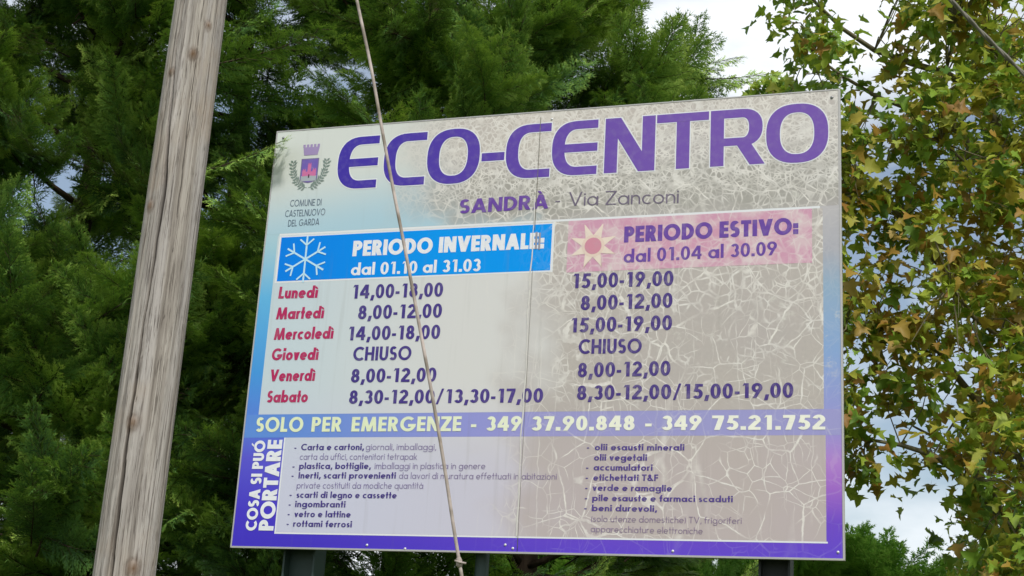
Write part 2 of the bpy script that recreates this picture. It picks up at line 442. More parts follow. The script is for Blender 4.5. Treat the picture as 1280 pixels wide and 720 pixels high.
    if c == 'T': W = 0.6; return [rect(W / 2 - w / 2, 0, W / 2 + w / 2, 1 - h), rect(0, 1 - h, W, 1)], W
    if c == 'U': W = 0.68; return [rect(0, 0.34, w, 1), rect(W - w, 0.34, W, 1), bowl(W / 2, 0.34, W / 2, 0.35, 180, 360, w, h, 2.0, 16)], W
    if c == 'V': W = 0.84; t = W / 2 - w * 0.55; return [diag(t, 0, 0, 1, w * 1.1), diag(t, 0, W - w * 1.1, 1, w * 1.1)], W
    if c == 'Z': W = 0.66; return [rect(0, 1 - h, W, 1), rect(0, 0, W, h), diag(0, h, W - w * 1.3, 1 - h, w * 1.3)], W
    if c == '&': W = 0.8; return [bowl(0.3, 0.27, 0.3, 0.28, 20, 330, w, h), bowl(0.32, 0.77, 0.2, 0.24, 0, 360, w * 0.9, h), diag(W - w, 0, 0.16, 0.72, w * 1.1)], W
    # digits
    if c == '0': W = 0.60; return [bowl(W / 2, 0.5, W / 2, 0.51, 0, 360, w, h, 2.1, 30)], W
    if c == '1': W = 0.42; return [rect(W - w, 0, W, 1), [[(0.06, 0.80), (W - w, 0.88), (W - w, 1.0), (0.14, 1.0)]]], W + 0.06
    if c == '2':
        W = 0.58
        return [bowl(W / 2, 1 - 0.3, W / 2, 0.31, 165, -25, w, h, 2.0, 18), diag(0, h, W - w * 1.18, 0.62, w * 1.25), rect(0, 0, W, h)], W
    if c == '3':
        W = 0.56; ry = (1 + h) / 4
        return [bowl(W / 2, 1 - ry, W / 2 * 0.92, ry, 155, -90, w, h, 2.0, 18), bowl(W / 2, ry, W / 2, ry, 90, -155, w, h, 2.0, 18)], W
    if c == '4': W = 0.66; return [rect(W - w - 0.08, 0, W - 0.08, 1), diag(0, 0.22 + h, W - w * 1.2 - 0.08, 1, w * 1.1), rect(0, 0.22, W, 0.22 + h)], W
    if c == '5':
        W = 0.58
        return [rect(0.12, 1 - h, W, 1), diag(0.04, 0.48, 0.12, 1 - h, w), bowl(W / 2 - 0.02, 0.325, W / 2 + 0.02, 0.335, 130, -145, w, h, 2.0, 20)], W
    if c == '6': W = 0.62; return [bowl(W / 2, 0.31, W / 2, 0.32, 0, 360, w, h, 2.0, 26), diag(0.01, 0.36, 0.34, 1, w * 1.05)], W
    if c == '9': W = 0.62; return [bowl(W / 2, 0.69, W / 2, 0.32, 0, 360, w, h, 2.0, 26), diag(0.34 - w * 1.05 - 0.06, 0, W - w * 1.05 - 0.01, 0.64, w * 1.05)], W
    if c == '7': W = 0.56; return [rect(0, 1 - h, W, 1), diag(0.10, 0, W - w * 1.15, 1 - h, w * 1.15)], W
    if c == '8':
        W = 0.58; ry = (1 + h) / 4
        return [bowl(W / 2, 1 - ry, W / 2 * 0.88, ry, 0, 360, w, h, 2.0, 24), bowl(W / 2, ry, W / 2, ry, 0, 360, w, h, 2.0, 24)], W
    # lower case
    r = XH / 2; rx = 0.33
    if c in 'aàdqgbpo':
        ring = bowl(rx, r, rx, r + 0.01, 0, 360, w, h, 2.0, 24)
        if c == 'o': return [ring], 2 * rx
        W = 2 * rx + w * 0.25
        if c == 'a': return [ring, rect(W - w, 0, W, XH)], W
        if c == 'd': return [ring, rect(W - w, 0, W, 1.04)], W
        if c == 'q': return [ring, rect(W - w, -0.3, W, XH)], W
        if c == 'g': return [ring, rect(W - w, -0.06, W, XH), bowl(W / 2, -0.05, W / 2, 0.27, 0, -160, w, h * 0.9, 2.0, 12)], W
        ring = bowl(rx + w * 0.25, r, rx, r + 0.01, 0, 360, w, h, 2.0, 24)
        if c == 'b': return [ring, rect(0, 0, w, 1.04)], W
        if c == 'p': return [ring, rect(0, -0.3, w, XH)], W
    if c == 'e': return [bowl(rx, r, rx, r + 0.01, 0, 318, w, h, 2.0, 22), rect(w * 0.8, r - h * 0.42, 2 * rx - w * 0.3, r + h * 0.42)], 2 * rx
    if c == 'c': return [bowl(rx, r, rx, r + 0.01, 50, 310, w, h, 2.0, 18)], 2 * rx * 0.86
    if c in 'ilı':
        if c == 'l': return [rect(0, 0, w, 1.04)], w
        P = [rect(0, 0, w, XH)]
        if c == 'i': P.append(rect(-0.01, XH + 0.11, w + 0.01, XH + 0.11 + w * 1.05))
        return P, w
    if c in 'nh': W = 0.56; return [rect(0, 0, w, XH if c == 'n' else 1.04), bowl(W / 2, XH - 0.27, W / 2, 0.28, 180, 0, w, h, 2.0, 12), rect(W - w, 0, W, XH - 0.27)], W
    if c == 'm':
        W = 0.88; q = (W + w) / 4
        return [rect(0, 0, w, XH), bowl(q, XH - 0.24, q, 0.25, 180, 0, w, h, 2.0, 12), bowl(W - q, XH - 0.24, q, 0.25, 180, 0, w, h, 2.0, 12),
                rect(2 * q - w, 0, 2 * q, XH - 0.24), rect(W - w, 0, W, XH - 0.24)], W
    if c == 'u': W = 0.56; return [rect(W - w, 0, W, XH), bowl(W / 2, 0.27, W / 2, 0.28, 180, 360, w, h, 2.0, 12), rect(0, 0.27, w, XH)], W
    if c == 'r': W = 0.38; return [rect(0, 0, w, XH), bowl(0.26, XH - 0.24, 0.24, 0.25, 170, 55, w, h, 2.0, 8)], W
    if c == 't': W = 0.36; return [rect(W / 2 - w / 2, 0, W / 2 + w / 2, 0.98), rect(0, XH - h, W, XH)], W
    if c == 'f': W = 0.38; return [rect(0.09, 0, 0.09 + w, 0.80), bowl(0.35, 0.78, 0.26, 0.27, 180, 80, w, h, 2.0, 8), rect(0, XH - h, W, XH)], W
    if c == 'v': W = 0.56; t = W / 2 - w * 0.52; return [diag(t, 0, 0, XH, w * 1.05), diag(t, 0, W - w * 1.05, XH, w * 1.05)], W
    if c == 'z': W = 0.46; return [rect(0, XH - h, W, XH), rect(0, 0, W, h), diag(0, h, W - w * 1.2, XH - h, w * 1.2)], W
    if c == 'k': W = 0.54; return [rect(0, 0, w, 1.04), diag(w * 0.6, 0.26, W - w * 1.2, XH, w * 1.2), diag(W - w * 1.1, 0, w * 1.1, 0.4, w * 1.2)], W
    d = max(w * 1.1, 0.13)
    if c == '.': return [rect(0, 0, d, d)], d
    if c == ',': return [diag(-0.02, -0.16, 0.07, d, d * 0.9)], d
    if c == ':': return [rect(0, 0, d, d), rect(0, XH - d, d, XH)], d
    if c == '-': return [rect(0, 0.36 - h * 0.5, 0.28, 0.36 + h * 0.5)], 0.28
    if c == '/': return [diag(0, -0.08, 0.34, 1.05, w * 0.7)], 0.34 + w * 0.7
    if c == '(': return [bowl(0.3, 0.4, 0.3, 0.66, 130, 230, w, h, 2.0, 8)], 0.16
    if c == ')': return [bowl(-0.1, 0.4, 0.3, 0.66, -50, 50, w, h, 2.0, 8)], 0.2
    return [], 0.3

def lay(text, w, gap):
    x = 0.0; out = []; k = 0
    for ch in text:
        if ch == ' ': x += 0.34; continue
        P, W = glyph(ch, w)
        for i, prim in enumerate(P):
            out.append((i, [[(x + px, py) for px, py in q] for q in prim]))
        x += W + gap
    return out, x - gap

def letters(text, w, gap, u0, v0, u1, v1, cap, m, name='lettering', label=None, y=0.0016, shear=0.0, vertical=False):
    out, W = lay(text, w, gap)
    L = (u1 - u0) if not vertical else (v1 - v0)
    sx = (L - shear * cap * 0.0) / W
    V = []; F = []
    for i, prim in out:
        for q in prim:
            b = len(V)
            ar = sum(q[k][0] * q[(k + 1) % 4][1] - q[(k + 1) % 4][0] * q[k][1] for k in range(4))
            if ar < 0: q = q[::-1]
            for px, py in q:
                a, c = px * sx + shear * py * cap, py * cap
                yy = -(y + i * 0.00014)
                if vertical: V.append((u0 - c, yy, BZ + v0 + a))
                else: V.append((u0 + a, yy, BZ + v0 + (v1 - v0) * a / L + c))
            F.append((b, b + 1, b + 2, b + 3))
    o = obj(name, mesh_from(name, np.array(V), np.array(F), [m]), sign)
    if label: o['label'] = label
    return o

def ink(name, c, c2=None, rough=0.4, fade=0.25):
    n = NT(name, rough, 0.35); o = n.obj(); x, _, z = n.sep(o)
    cc = n.mix(n.step(x, 0.3, 2.4), c, c2) if c2 else c
    g = S(178, 170, 176)
    n.color(n.mix(n.mul(n.step(n.noise(o, 26, 4), 0.42, 0.8), fade), cc, g))
    return n.m
k_head = ink('purple_heading_ink', S(58, 38, 160), S(114, 80, 170), fade=0.14)
k_navy = ink('navy_ink', S(62, 46, 128), S(80, 58, 138), fade=0.2)
k_navy2 = ink('faded_violet_ink', S(70, 50, 126), fade=0.35)
k_red = ink('crimson_ink', S(178, 26, 88), fade=0.18)
k_white = ink('white_ink', S(232, 234, 238), fade=0.25)
k_cream = ink('cream_ink', S(226, 236, 196), S(240, 240, 224), fade=0.2)
k_grey = ink('faded_grey_violet_ink', S(128, 118, 164), S(136, 116, 144), fade=0.3)
k_via = ink('grey_violet_ink', S(108, 98, 118), fade=0.4)
k_crest = ink('slate_ink', S(92, 110, 128), fade=0.3)
k_violet = ink('violet_ink', S(104, 66, 158), fade=0.25)
STY = {'crest': (0.13, 0.10, k_crest), 'sandra': (0.21, 0.08, k_violet), 'via': (0.10, 0.10, k_via), 'white': (0.27, 0.06, k_white),
       'white2': (0.20, 0.08, k_white), 'time': (0.215, 0.10, k_navy), 'time2': (0.215, 0.10, k_navy2), 'day': (0.24, 0.06, k_red),
       'estivo': (0.27, 0.07, k_violet), 'estivo2': (0.19, 0.09, k_violet), 'band': (0.23, 0.10, k_cream), 'b': (0.20, 0.09, k_navy), 'l': (0.11, 0.11, k_grey)}
ROWS = [
    ('COMUNE DI', 'crest', 0.1238, 1.8035, 0.3076, 1.8004, 0.0365),
    ('CASTELNUOVO', 'crest', 0.1010, 1.7457, 0.3347, 1.7444, 0.0364),
    ('DEL GARDA', 'crest', 0.1246, 1.6902, 0.3064, 1.6912, 0.0362),
    ('SANDRÀ', 'sandra', 1.0901, 1.7101, 1.5651, 1.7130, 0.0760),
    ('-', 'via', 1.6007, 1.7200, 1.6257, 1.7198, 0.0730),
    ('Via Zanconi', 'via', 1.6702, 1.7203, 2.2279, 1.7040, 0.0719),
    ('PERIODO INVERNALE:', 'white', 0.5149, 1.5061, 1.5535, 1.5016, 0.0830),
    ('dal 01.10 al 31.03', 'white2', 0.5155, 1.4022, 1.2257, 1.3962, 0.0647),
    ('14,00-18,00', 'time', 0.5327, 1.2753, 1.0332, 1.2698, 0.0728),
    ('8,00-12,00', 'time', 0.5782, 1.1639, 1.0355, 1.1593, 0.0721),
    ('14,00-18,00', 'time', 0.5305, 1.0532, 1.0344, 1.0492, 0.0715),
    ('CHIUSO', 'time', 0.5711, 0.9455, 0.8886, 0.9430, 0.0710),
    ('8,00-12,00', 'time', 0.5706, 0.8313, 1.0307, 0.8296, 0.0701),
    ('8,30-12,00/13,30-17,00', 'time', 0.5707, 0.7219, 1.5887, 0.7177, 0.0686),
    ('Lunedì', 'day', 0.1129, 1.2908, 0.3380, 1.2877, 0.0636),
    ('Martedì', 'day', 0.1124, 1.1775, 0.3846, 1.1757, 0.0630),
    ('Mercoledì', 'day', 0.1127, 1.0668, 0.4490, 1.0651, 0.0623),
    ('Giovedì', 'day', 0.1107, 0.9576, 0.3765, 0.9546, 0.0618),
    ('Venerdì', 'day', 0.1136, 0.8459, 0.3688, 0.8446, 0.0613),
    ('Sabato', 'day', 0.1098, 0.7343, 0.3408, 0.7333, 0.0608),
    ('15,00-19,00', 'time2', 1.7078, 1.2878, 2.2123, 1.2832, 0.0734),
    ('8,00-12,00', 'time2', 1.7567, 1.1738, 2.2100, 1.1732, 0.0727),
    ('15,00-19,00', 'time2', 1.7081, 1.0628, 2.2108, 1.0622, 0.0721),
    ('CHIUSO', 'time2', 1.7552, 0.9546, 2.0667, 0.9516, 0.0716),
    ('8,00-12,00', 'time2', 1.7564, 0.8383, 2.2086, 0.8395, 0.0706),
    ('8,30-12,00/15,00-19,00', 'time2', 1.7574, 0.7275, 2.7814, 0.7261, 0.0690),
    ('PERIODO ESTIVO:', 'estivo', 1.9613, 1.5125, 2.8047, 1.5155, 0.0817),
    ('dal 01.04 al 30.09', 'estivo2', 1.9626, 1.4082, 2.7050, 1.4157, 0.0669),
    ('SOLO', 'band', 0.0656, 0.5812, 0.3309, 0.5808, 0.0746),
    ('PER', 'band', 0.3780, 0.5807, 0.5439, 0.5804, 0.0738),
    ('EMERGENZE', 'band', 0.5975, 0.5804, 1.1801, 0.5794, 0.0724),
    ('-', 'band', 1.2301, 0.5794, 1.2573, 0.5793, 0.0714),
    ('349', 'band', 1.3081, 0.5793, 1.4881, 0.5790, 0.0709),
    ('37.90.848', 'band', 1.5372, 0.5789, 2.0445, 0.5781, 0.0697),
    ('-', 'band', 2.0947, 0.5780, 2.1260, 0.5780, 0.0687),
    ('349', 'band', 2.1723, 0.5779, 2.3611, 0.5776, 0.0682),
    ('75.21.752', 'band', 2.4099, 0.5775, 2.9236, 0.5768, 0.0669),
    ('Carta e cartoni,', 'b', 0.3319, 0.4865, 0.6743, 0.4872, 0.0316),
    ('giornali, imballaggi,', 'l', 0.6851, 0.4872, 1.0569, 0.4866, 0.0311),
    ('carta da uffici, contenitori tetrapak', 'l', 0.3300, 0.4381, 0.9616, 0.4384, 0.0313),
    ('plastica, bottiglie,', 'b', 0.3311, 0.3915, 0.7200, 0.3925, 0.0313),
    ('imballaggi in plastica in genere', 'l', 0.7413, 0.3925, 1.3174, 0.3932, 0.0307),
    ('Inerti, scarti provenienti', 'b', 0.3328, 0.3439, 0.8575, 0.3451, 0.0311),
    ('da lavori di muratura effettuati in abitazioni', 'l', 0.8744, 0.3447, 1.6760, 0.3438, 0.0302),
    ('private costituiti da modiche quantità', 'l', 0.3286, 0.2936, 1.0052, 0.2961, 0.0309),
    ('scarti di legno e cassette', 'b', 0.3325, 0.2468, 0.8705, 0.2482, 0.0308),
    ('ingombranti', 'b', 0.3301, 0.2005, 0.6028, 0.2014, 0.0309),
    ('vetro e lattine', 'b', 0.3311, 0.1512, 0.6358, 0.1527, 0.0307),
    ('rottami ferrosi', 'b', 0.3299, 0.1033, 0.6464, 0.1044, 0.0306),
    ('olii esausti minerali', 'b', 1.8557, 0.4842, 2.2828, 0.4821, 0.0295),
    ('olii vegetali', 'b', 1.8542, 0.4355, 2.1081, 0.4345, 0.0295),
    ('accumulatori', 'b', 1.8542, 0.3884, 2.1356, 0.3877, 0.0294),
    ('etichettati T&F', 'b', 1.8546, 0.3405, 2.1641, 0.3401, 0.0292),
    ('verde e ramaglie', 'b', 1.8527, 0.2927, 2.2297, 0.2917, 0.0291),
    ('pile esauste e farmaci scaduti', 'b', 1.8536, 0.2448, 2.5100, 0.2446, 0.0287),
    ('beni durevoli,', 'b', 1.8532, 0.1977, 2.1612, 0.1979, 0.0289),
    ('(solo utenze domestiche) TV, frigoriferi', 'l', 1.8526, 0.1480, 2.5508, 0.1473, 0.0285),
    ('apparecchiature elettroniche', 'l', 1.8523, 0.1006, 2.3754, 0.0986, 0.0285),
]
NICE = {'crest': 'slate', 'sandra': 'violet', 'via': 'faded grey', 'white': 'white', 'white2': 'white', 'time': 'navy', 'time2': 'violet', 'day': 'crimson',
        'estivo': 'violet', 'estivo2': 'violet', 'band': 'cream', 'b': 'small dark violet', 'l': 'small faded grey'}
for text, st, u0, v0, u1, v1, cap in ROWS:
    w, gap, m = STY[st]
    letters(text, w, gap, u0, v0, u1, v1, cap * 1.02, m, label=NICE[st] + ' print reading ' + text, shear=0.05 if st == 'day' else 0.0)
for u, v in ((0.2945, 0.4980), (0.2945, 0.4025), (0.2945, 0.3558), (0.2945, 0.2593), (0.2945, 0.2113), (0.2945, 0.1635), (0.2945, 0.1150),
             (1.8175, 0.4960), (1.8175, 0.4000), (1.8175, 0.3520), (1.8175, 0.3040), (1.8175, 0.2563), (1.8175, 0.2090)):
    letters('-', 0.2, 0, u, v - 0.012, u + 0.011, v - 0.012, 0.03, k_navy, name='bullet')
letters('COSA SI PUÒ', 0.26, 0.07, 0.1300, 0.0800, 0.1300, 0.5370, 0.0610, k_white, label='white upright print reading COSA SI PUÒ', vertical=True)
letters('PORTARE', 0.26, 0.06, 0.2245, 0.0820, 0.2245, 0.5400, 0.0820, k_white, label='white upright print reading PORTARE', vertical=True)

# the wide heading, each letter drawn at its own size: bars 0.30 m tall, heavy stems and lighter bars
def heading():
    y0, y1 = 1.8835, 2.1790
    H = y1 - y0; ws, wh, p = 0.066, 0.0450, 2.5
    def out(g):
        a, b = ws + 2 * g, wh + 2 * g
        P = []
        def R_(x0, ya, x1, yb): return rect(x0 - g, ya - g, x1 + g, yb + g)
        def D_(x0, ya, x1, yb, w): return diag(x0 - g * 1.1, ya - g, x1 - g * 1.1, yb + g, w + g * 2.2)
        cy = (y0 + y1) / 2
        def CE(x0, x1, bar):
            rx = 0.135; q = [bowl(x0 + rx, cy, rx + g, H / 2 + g, 90, 270, a, b, p, 22),
                             R_(x0 + rx, y1 - wh, x1, y1), R_(x0 + rx, y0, x1, y0 + wh)]
            if bar: q.append(R_(x0 + ws * 0.7, cy - wh / 2, x1, cy + wh / 2))
            return q
        def O(x0, x1):
            return [bowl((x0 + x1) / 2, cy, (x1 - x0) / 2 + g, H / 2 + 0.006 + g, 0, 360, a, b, 2.45, 48)]
        P += CE(0.381, 0.612, True) + CE(0.646, 0.882, False) + O(0.891, 1.181)
        P += [R_(1.192, cy - 0.060 + 0.020, 1.315, cy - 0.015 + 0.020)]
        P += CE(1.323, 1.561, False) + CE(1.569, 1.807, True)
        P += [R_(1.845, y0, 1.845 + ws, y1), R_(2.102 - ws, y0, 2.102, y1), D_(2.102 - ws * 1.25, y0, 1.845, y1, ws * 1.2)]
        P += [R_(2.109, y1 - wh, 2.370, y1), R_(2.2095, y0, 2.2095 + ws, y1)]
        r = 0.098
        P += [R_(2.379, y0, 2.379 + ws, y1), R_(2.379, y1 - wh, 2.634 - r, y1), R_(2.379, y1 - 2 * r + 0.004, 2.634 - r, y1 - 2 * r + wh),
              bowl(2.634 - r, y1 - r, r + g, r + g, -90, 90, a, b, 2.3, 16), D_(2.648 - ws * 1.15, y0, 2.500, y1 - 2 * r + 0.02, ws * 1.1)]
        P += O(2.651, 2.947)
        return P
    for g, m, yb, nm, lb in ((0.0055, m_white, 0.0010, 'lettering_outline', 'pale outline of the heading'), (0.0, k_head, 0.0016, 'lettering', 'large purple heading reading ECO-CENTRO')):
        V, F = [], []
        for i, prim in enumerate(out(g)):
            for q in prim:
                ar = sum(q[k][0] * q[(k + 1) % 4][1] - q[(k + 1) % 4][0] * q[k][1] for k in range(4))
                if ar < 0: q = q[::-1]
                b_ = len(V)
                V += [(px, -(yb + (i % 4) * 0.00012), BZ + py) for px, py in q]; F.append((b_, b_ + 1, b_ + 2, b_ + 3))
        tag(obj(nm, mesh_from(nm, np.array(V), np.array(F), [m]), sign), lb)
heading()

# ---- emblems: snowflake, sun and the municipal crest
def strip(mb, x0, y0, x1, y1, w, y):
    d = Vector((x1 - x0, y1 - y0)).normalized(); nx, ny = -d.y * w / 2, d.x * w / 2
    mb.quad([(x0 + nx, -y, BZ + y0 + ny), (x0 - nx, -y, BZ + y0 - ny), (x1 - nx, -y, BZ + y1 - ny), (x1 + nx, -y, BZ + y1 + ny)])
mb = MB(); cu, cv = 0.247, 1.502; k = 0
for a in range(6):
    t = math.radians(90 + 60 * a); R0 = 0.128 if a in (0, 3) else 0.126
    strip(mb, cu, cv, cu + R0 * math.cos(t), cv + R0 * math.sin(t), 0.010, 0.0017 + a * 0.0001)
    for s_ in (-1, 1):
        bx, by = cu + 0.078 * math.cos(t), cv + 0.078 * math.sin(t)
        t2 = t + s_ * math.radians(50)
        strip(mb, bx, by, bx + 0.052 * math.cos(t2), by + 0.052 * math.sin(t2), 0.009, 0.0024 + (a * 2 + s_) * 0.00005)
tag(obj('snowflake_emblem', mb.mesh('snowflake_emblem', [ink('ice_ink', S(190, 228, 245), fade=0.15)]), sign), 'pale snowflake on the blue banner')
mb = MB(); cu, cv = 1.806, 1.503
for a in range(8):
    t = math.radians(22.5 + 45 * a); 
    p0 = (cu + 0.122 * math.cos(t), cv + 0.122 * math.sin(t))
    bl = (cu + 0.054 * math.cos(t + 0.42), cv + 0.054 * math.sin(t + 0.42)); br = (cu + 0.054 * math.cos(t - 0.42), cv + 0.054 * math.sin(t - 0.42))
    mb.quad([(br[0], -0.0016 - a * 0.00005, BZ + br[1]), (p0[0] + 0.002, -0.0016 - a * 0.00005, BZ + p0[1]), (p0[0] - 0.002, -0.0016 - a * 0.00005, BZ + p0[1]), (bl[0], -0.0016 - a * 0.00005, BZ + bl[1])])
tag(obj('sun_emblem', mb.mesh('sun_emblem', [ink('cream_sun_ink', S(232, 216, 200), fade=0.2)]), sign), 'cream eight-pointed sun on the pink banner')
def disk2(mb, cu, cv, r, y, n=24, r0=0.0):
    a = np.linspace(0, 2 * np.pi, n, endpoint=False)
    mb.add([(cu + r * math.cos(t), -y, BZ + cv + r * math.sin(t)) for t in a], [tuple(range(n))])
mb = MB(); disk2(mb, cu, cv, 0.058, 0.0022); obj('sun_disc', mb.mesh('sun_disc', [ink('cream_sun_ink2', S(228, 206, 190))]), sign)
mb = MB(); disk2(mb, cu, cv, 0.043, 0.0025); obj('sun_disc', mb.mesh('sun_disc', [ink('rose_ink', S(208, 140, 158))]), sign)
# crest: mural crown, shield with a pink castle over a pale foot, two leafy branches
k_crown = ink('lilac_ink', S(160, 140, 186), fade=0.3)
mb = MB()
mb.quad([(0.176, -0.0016, BZ + 2.093), (0.256, -0.0016, BZ + 2.093), (0.264, -0.0016, BZ + 2.140), (0.168, -0.0016, BZ + 2.140)])
for i in range(5):
    x0 = 0.166 + i * 0.021; mb.quad([(x0, -0.0017, BZ + 2.139), (x0 + 0.014, -0.0017, BZ + 2.139), (x0 + 0.014, -0.0017, BZ + 2.156), (x0, -0.0017, BZ + 2.156)])
obj('mural_crown', mb.mesh('mural_crown', [k_crown]), sign)
def shield(s, y, m, name, v0=1.932, v1=2.074, cx=0.216, hw=0.052):
    pts = [(cx - hw * s, v1 - (1 - s) * 0.06), (cx - hw * s, v0 + 0.030), (cx - hw * s * 0.86, v0 + 0.013), (cx - hw * s * 0.4, v0 + 0.004 + (1 - s) * 0.06), (cx, v0 + (1 - s) * 0.06),
           (cx + hw * s * 0.4, v0 + 0.004 + (1 - s) * 0.06), (cx + hw * s * 0.86, v0 + 0.013), (cx + hw * s, v0 + 0.030), (cx + hw * s, v1 - (1 - s) * 0.06)]
    mb = MB(); mb.add([(a, -y, BZ + b) for a, b in pts], [tuple(range(len(pts)))]); return obj(name, mb.mesh(name, [m]), sign)
shield(1.0, 0.0016, ink('shield_rim_ink', S(120, 110, 150)), 'shield')
shield(0.90, 0.0018, ink('shield_field_ink', S(112, 92, 178), fade=0.35), 'shield_field')
mb = MB(); mb.quad([(0.172, -0.0020, BZ + 1.944), (0.260, -0.0020, BZ + 1.944), (0.261, -0.0020, BZ + 1.974), (0.171, -0.0020, BZ + 1.974)])
obj('shield_foot', mb.mesh('shield_foot', [ink('shield_foot_ink', S(168, 176, 182))]), sign)
mb = MB()
for a, b, c, d in ((0.176, 0.196, 1.972, 2.006), (0.206, 0.226, 1.972, 2.040), (0.236, 0.257, 1.972, 2.008), (0.196, 0.237, 1.974, 1.992), (0.182, 0.250, 1.988, 1.998)):
    mb.quad([(a, -0.0022 - a * 0.0005, BZ + c), (b, -0.0022 - a * 0.0005, BZ + c), (b, -0.0022 - a * 0.0005, BZ + d), (a, -0.0022 - a * 0.0005, BZ + d)])
for a, d in ((0.180, 2.006), (0.190, 2.006), (0.209, 2.040), (0.220, 2.040), (0.240, 2.008), (0.251, 2.008)):
    mb.quad([(a, -0.0025, BZ + d), (a + 0.005, -0.0025, BZ + d), (a + 0.005, -0.0025, BZ + d + 0.008), (a, -0.0025, BZ + d + 0.008)])
obj('castle_emblem', mb.mesh('castle_emblem', [ink('castle_ink', S(206, 110, 160), fade=0.3)]), sign)
mb = MB(); mb.quad([(0.2125, -0.0027, BZ + 1.962), (0.2205, -0.0027, BZ + 1.962), (0.2195, -0.0027, BZ + 1.982), (0.2135, -0.0027, BZ + 1.982)])
obj('castle_gate', mb.mesh('castle_gate', [ink('gate_ink', S(50, 24, 44))]), sign)
for s_ in (-1, 1):
    mb = MB(); q = 0
    pts = [Vector((0.216 + s_ * (0.004 + 0.094 * math.sin(t * 1.62)), 1.905 + 0.150 * (t ** 1.6) + 0.0 * t)) for t in np.linspace(0, 1, 13)]
    for i in range(12): strip(mb, pts[i].x, pts[i].y, pts[i + 1].x, pts[i + 1].y, 0.003, 0.0016)
    for i in range(1, 13):
        d = (pts[i] - pts[i - 1]).normalized()
        for sd in (-1, 1):
            ang = math.atan2(d.y, d.x) + sd * 0.9; L = 0.022 + 0.006 * ((i * 7) % 3)
            e1 = Vector((math.cos(ang), math.sin(ang))); nn = Vector((-e1.y, e1.x)); b0 = pts[i]; yy = 0.0018 + q * 0.00004; q += 1
            P4 = [b0, b0 + e1 * L * 0.5 - nn * 0.0058, b0 + e1 * L, b0 + e1 * L * 0.5 + nn * 0.0058]
            mb.quad([(p_.x, -yy, BZ + p_.y) for p_ in P4])
    tag(obj('leafy_branch_emblem', mb.mesh('leafy_branch_emblem', [ink('sage_ink', S(122, 140, 132), fade=0.3)]), sign), ('left' if s_ < 0 else 'right') + ' grey branch round the crest')

# the joint between the two panels: lifted film edge and dark groove
mb = MB(); P = []
for k in range(60):
    v = 0.075 + (SH - 0.10) * k / 59
    P.append((1.4915 + 0.0025 * math.sin(v * 9) + 0.002 * math.sin(v * 31), v, 0.0030 + 0.0026 * abs(math.sin(v * 5.3 + 1))))
V = []; F = []
for u, v, w in P: V += [(u - w * 0.7, -0.0026, BZ + v), (u, -0.0034, BZ + v), (u + w * 0.6, -0.0026, BZ + v)]
for k in range(59):
    a = k * 3
    if 1.78 < P[k][1] < 2.19: continue
    F += [(a, a + 1, a + 4, a + 3), (a + 1, a + 2, a + 5, a + 4)]
obj('seam_ridge', mesh_from('seam_ridge', np.array(V), np.array(F), [ink('lifted_film', S(214, 212, 204), fade=0.6)]), sign)
mb = MB(); mb.box(1.4990, 1.5020, -0.0027, -0.0022, BZ + 1.60, BZ + SH - 0.03); mb.box(1.5000, 1.5014, -0.0027, -0.0022, BZ + 0.02, BZ + 1.40)
obj('seam_groove', mb.mesh('seam_groove', [ink('seam_dark_line', S(112, 108, 92), fade=0.5)]), sign)  # thin dark strips laid along the panel joint
mb = MB()
for (a, b, c, d) in ((1.5060, 1.5170, 1.500, 1.590), (1.524, 1.534, 1.497, 1.585)): mb.box(a, b, -0.0030, -0.0023, BZ + c, BZ + d)
obj('film_patch', mb.mesh('film_patch', [ink('peeled_patch', S(150, 150, 160), fade=0.9)]), sign)
# ------------------------------------------------------------------ wooden pole
def wood_mat():
    n = NT('weathered_pole_wood', 0.85, 0.15)
    o = n.obj(); x, y, z = n.sep(o)
    g = n.comb(n.mul(x, 1.0), n.mul(y, 1.0), n.mul(z, 0.028))
    g2 = n.vadd(g, n.vscale(n.noise(n.comb(x, y, n.mul(z, 0.3)), 5, 2, 0.5, True), 0.012))
    fine = n.noise(g2, 240, 5, 0.7); mid = n.noise(g2, 62, 3, 0.6); wide = n.noise(g2, 18, 3)
    c = n.mix(n.step(mid, 0.30, 0.72), S(130, 122, 114), S(186, 178, 168))
    c = n.mix(n.mul(n.step(wide, 0.40, 0.7), 0.6), c, S(196, 190, 186))
    c = n.mix(n.mul(n.step(fine, 0.50, 0.64), 0.75), c, S(80, 72, 65))
    c = n.mix(n.mul(n.step(n.noise(n.vmul(g2, (1, 1, 2.2)), 120, 2), 0.62, 0.68), 0.4), c, S(56, 48, 42))
    c = n.mix(n.mul(n.step(n.noise(o, 2.3, 3), 0.52, 0.66), 0.35), c, S(170, 150, 128))
    a = n.attr('tone'); r, gg, b = n.sep(a)
    c = n.mix(n.sub(1.0, r), c, S(34, 26, 20))                       # inside the drying cracks
    c = n.mix(n.sub(1.0, gg), c, S(120, 88, 58))                     # knots
    n.color(c); n.bump(n.add(n.mul(fine, 1.5), mid), 0.7, 0.004)
    return n.m
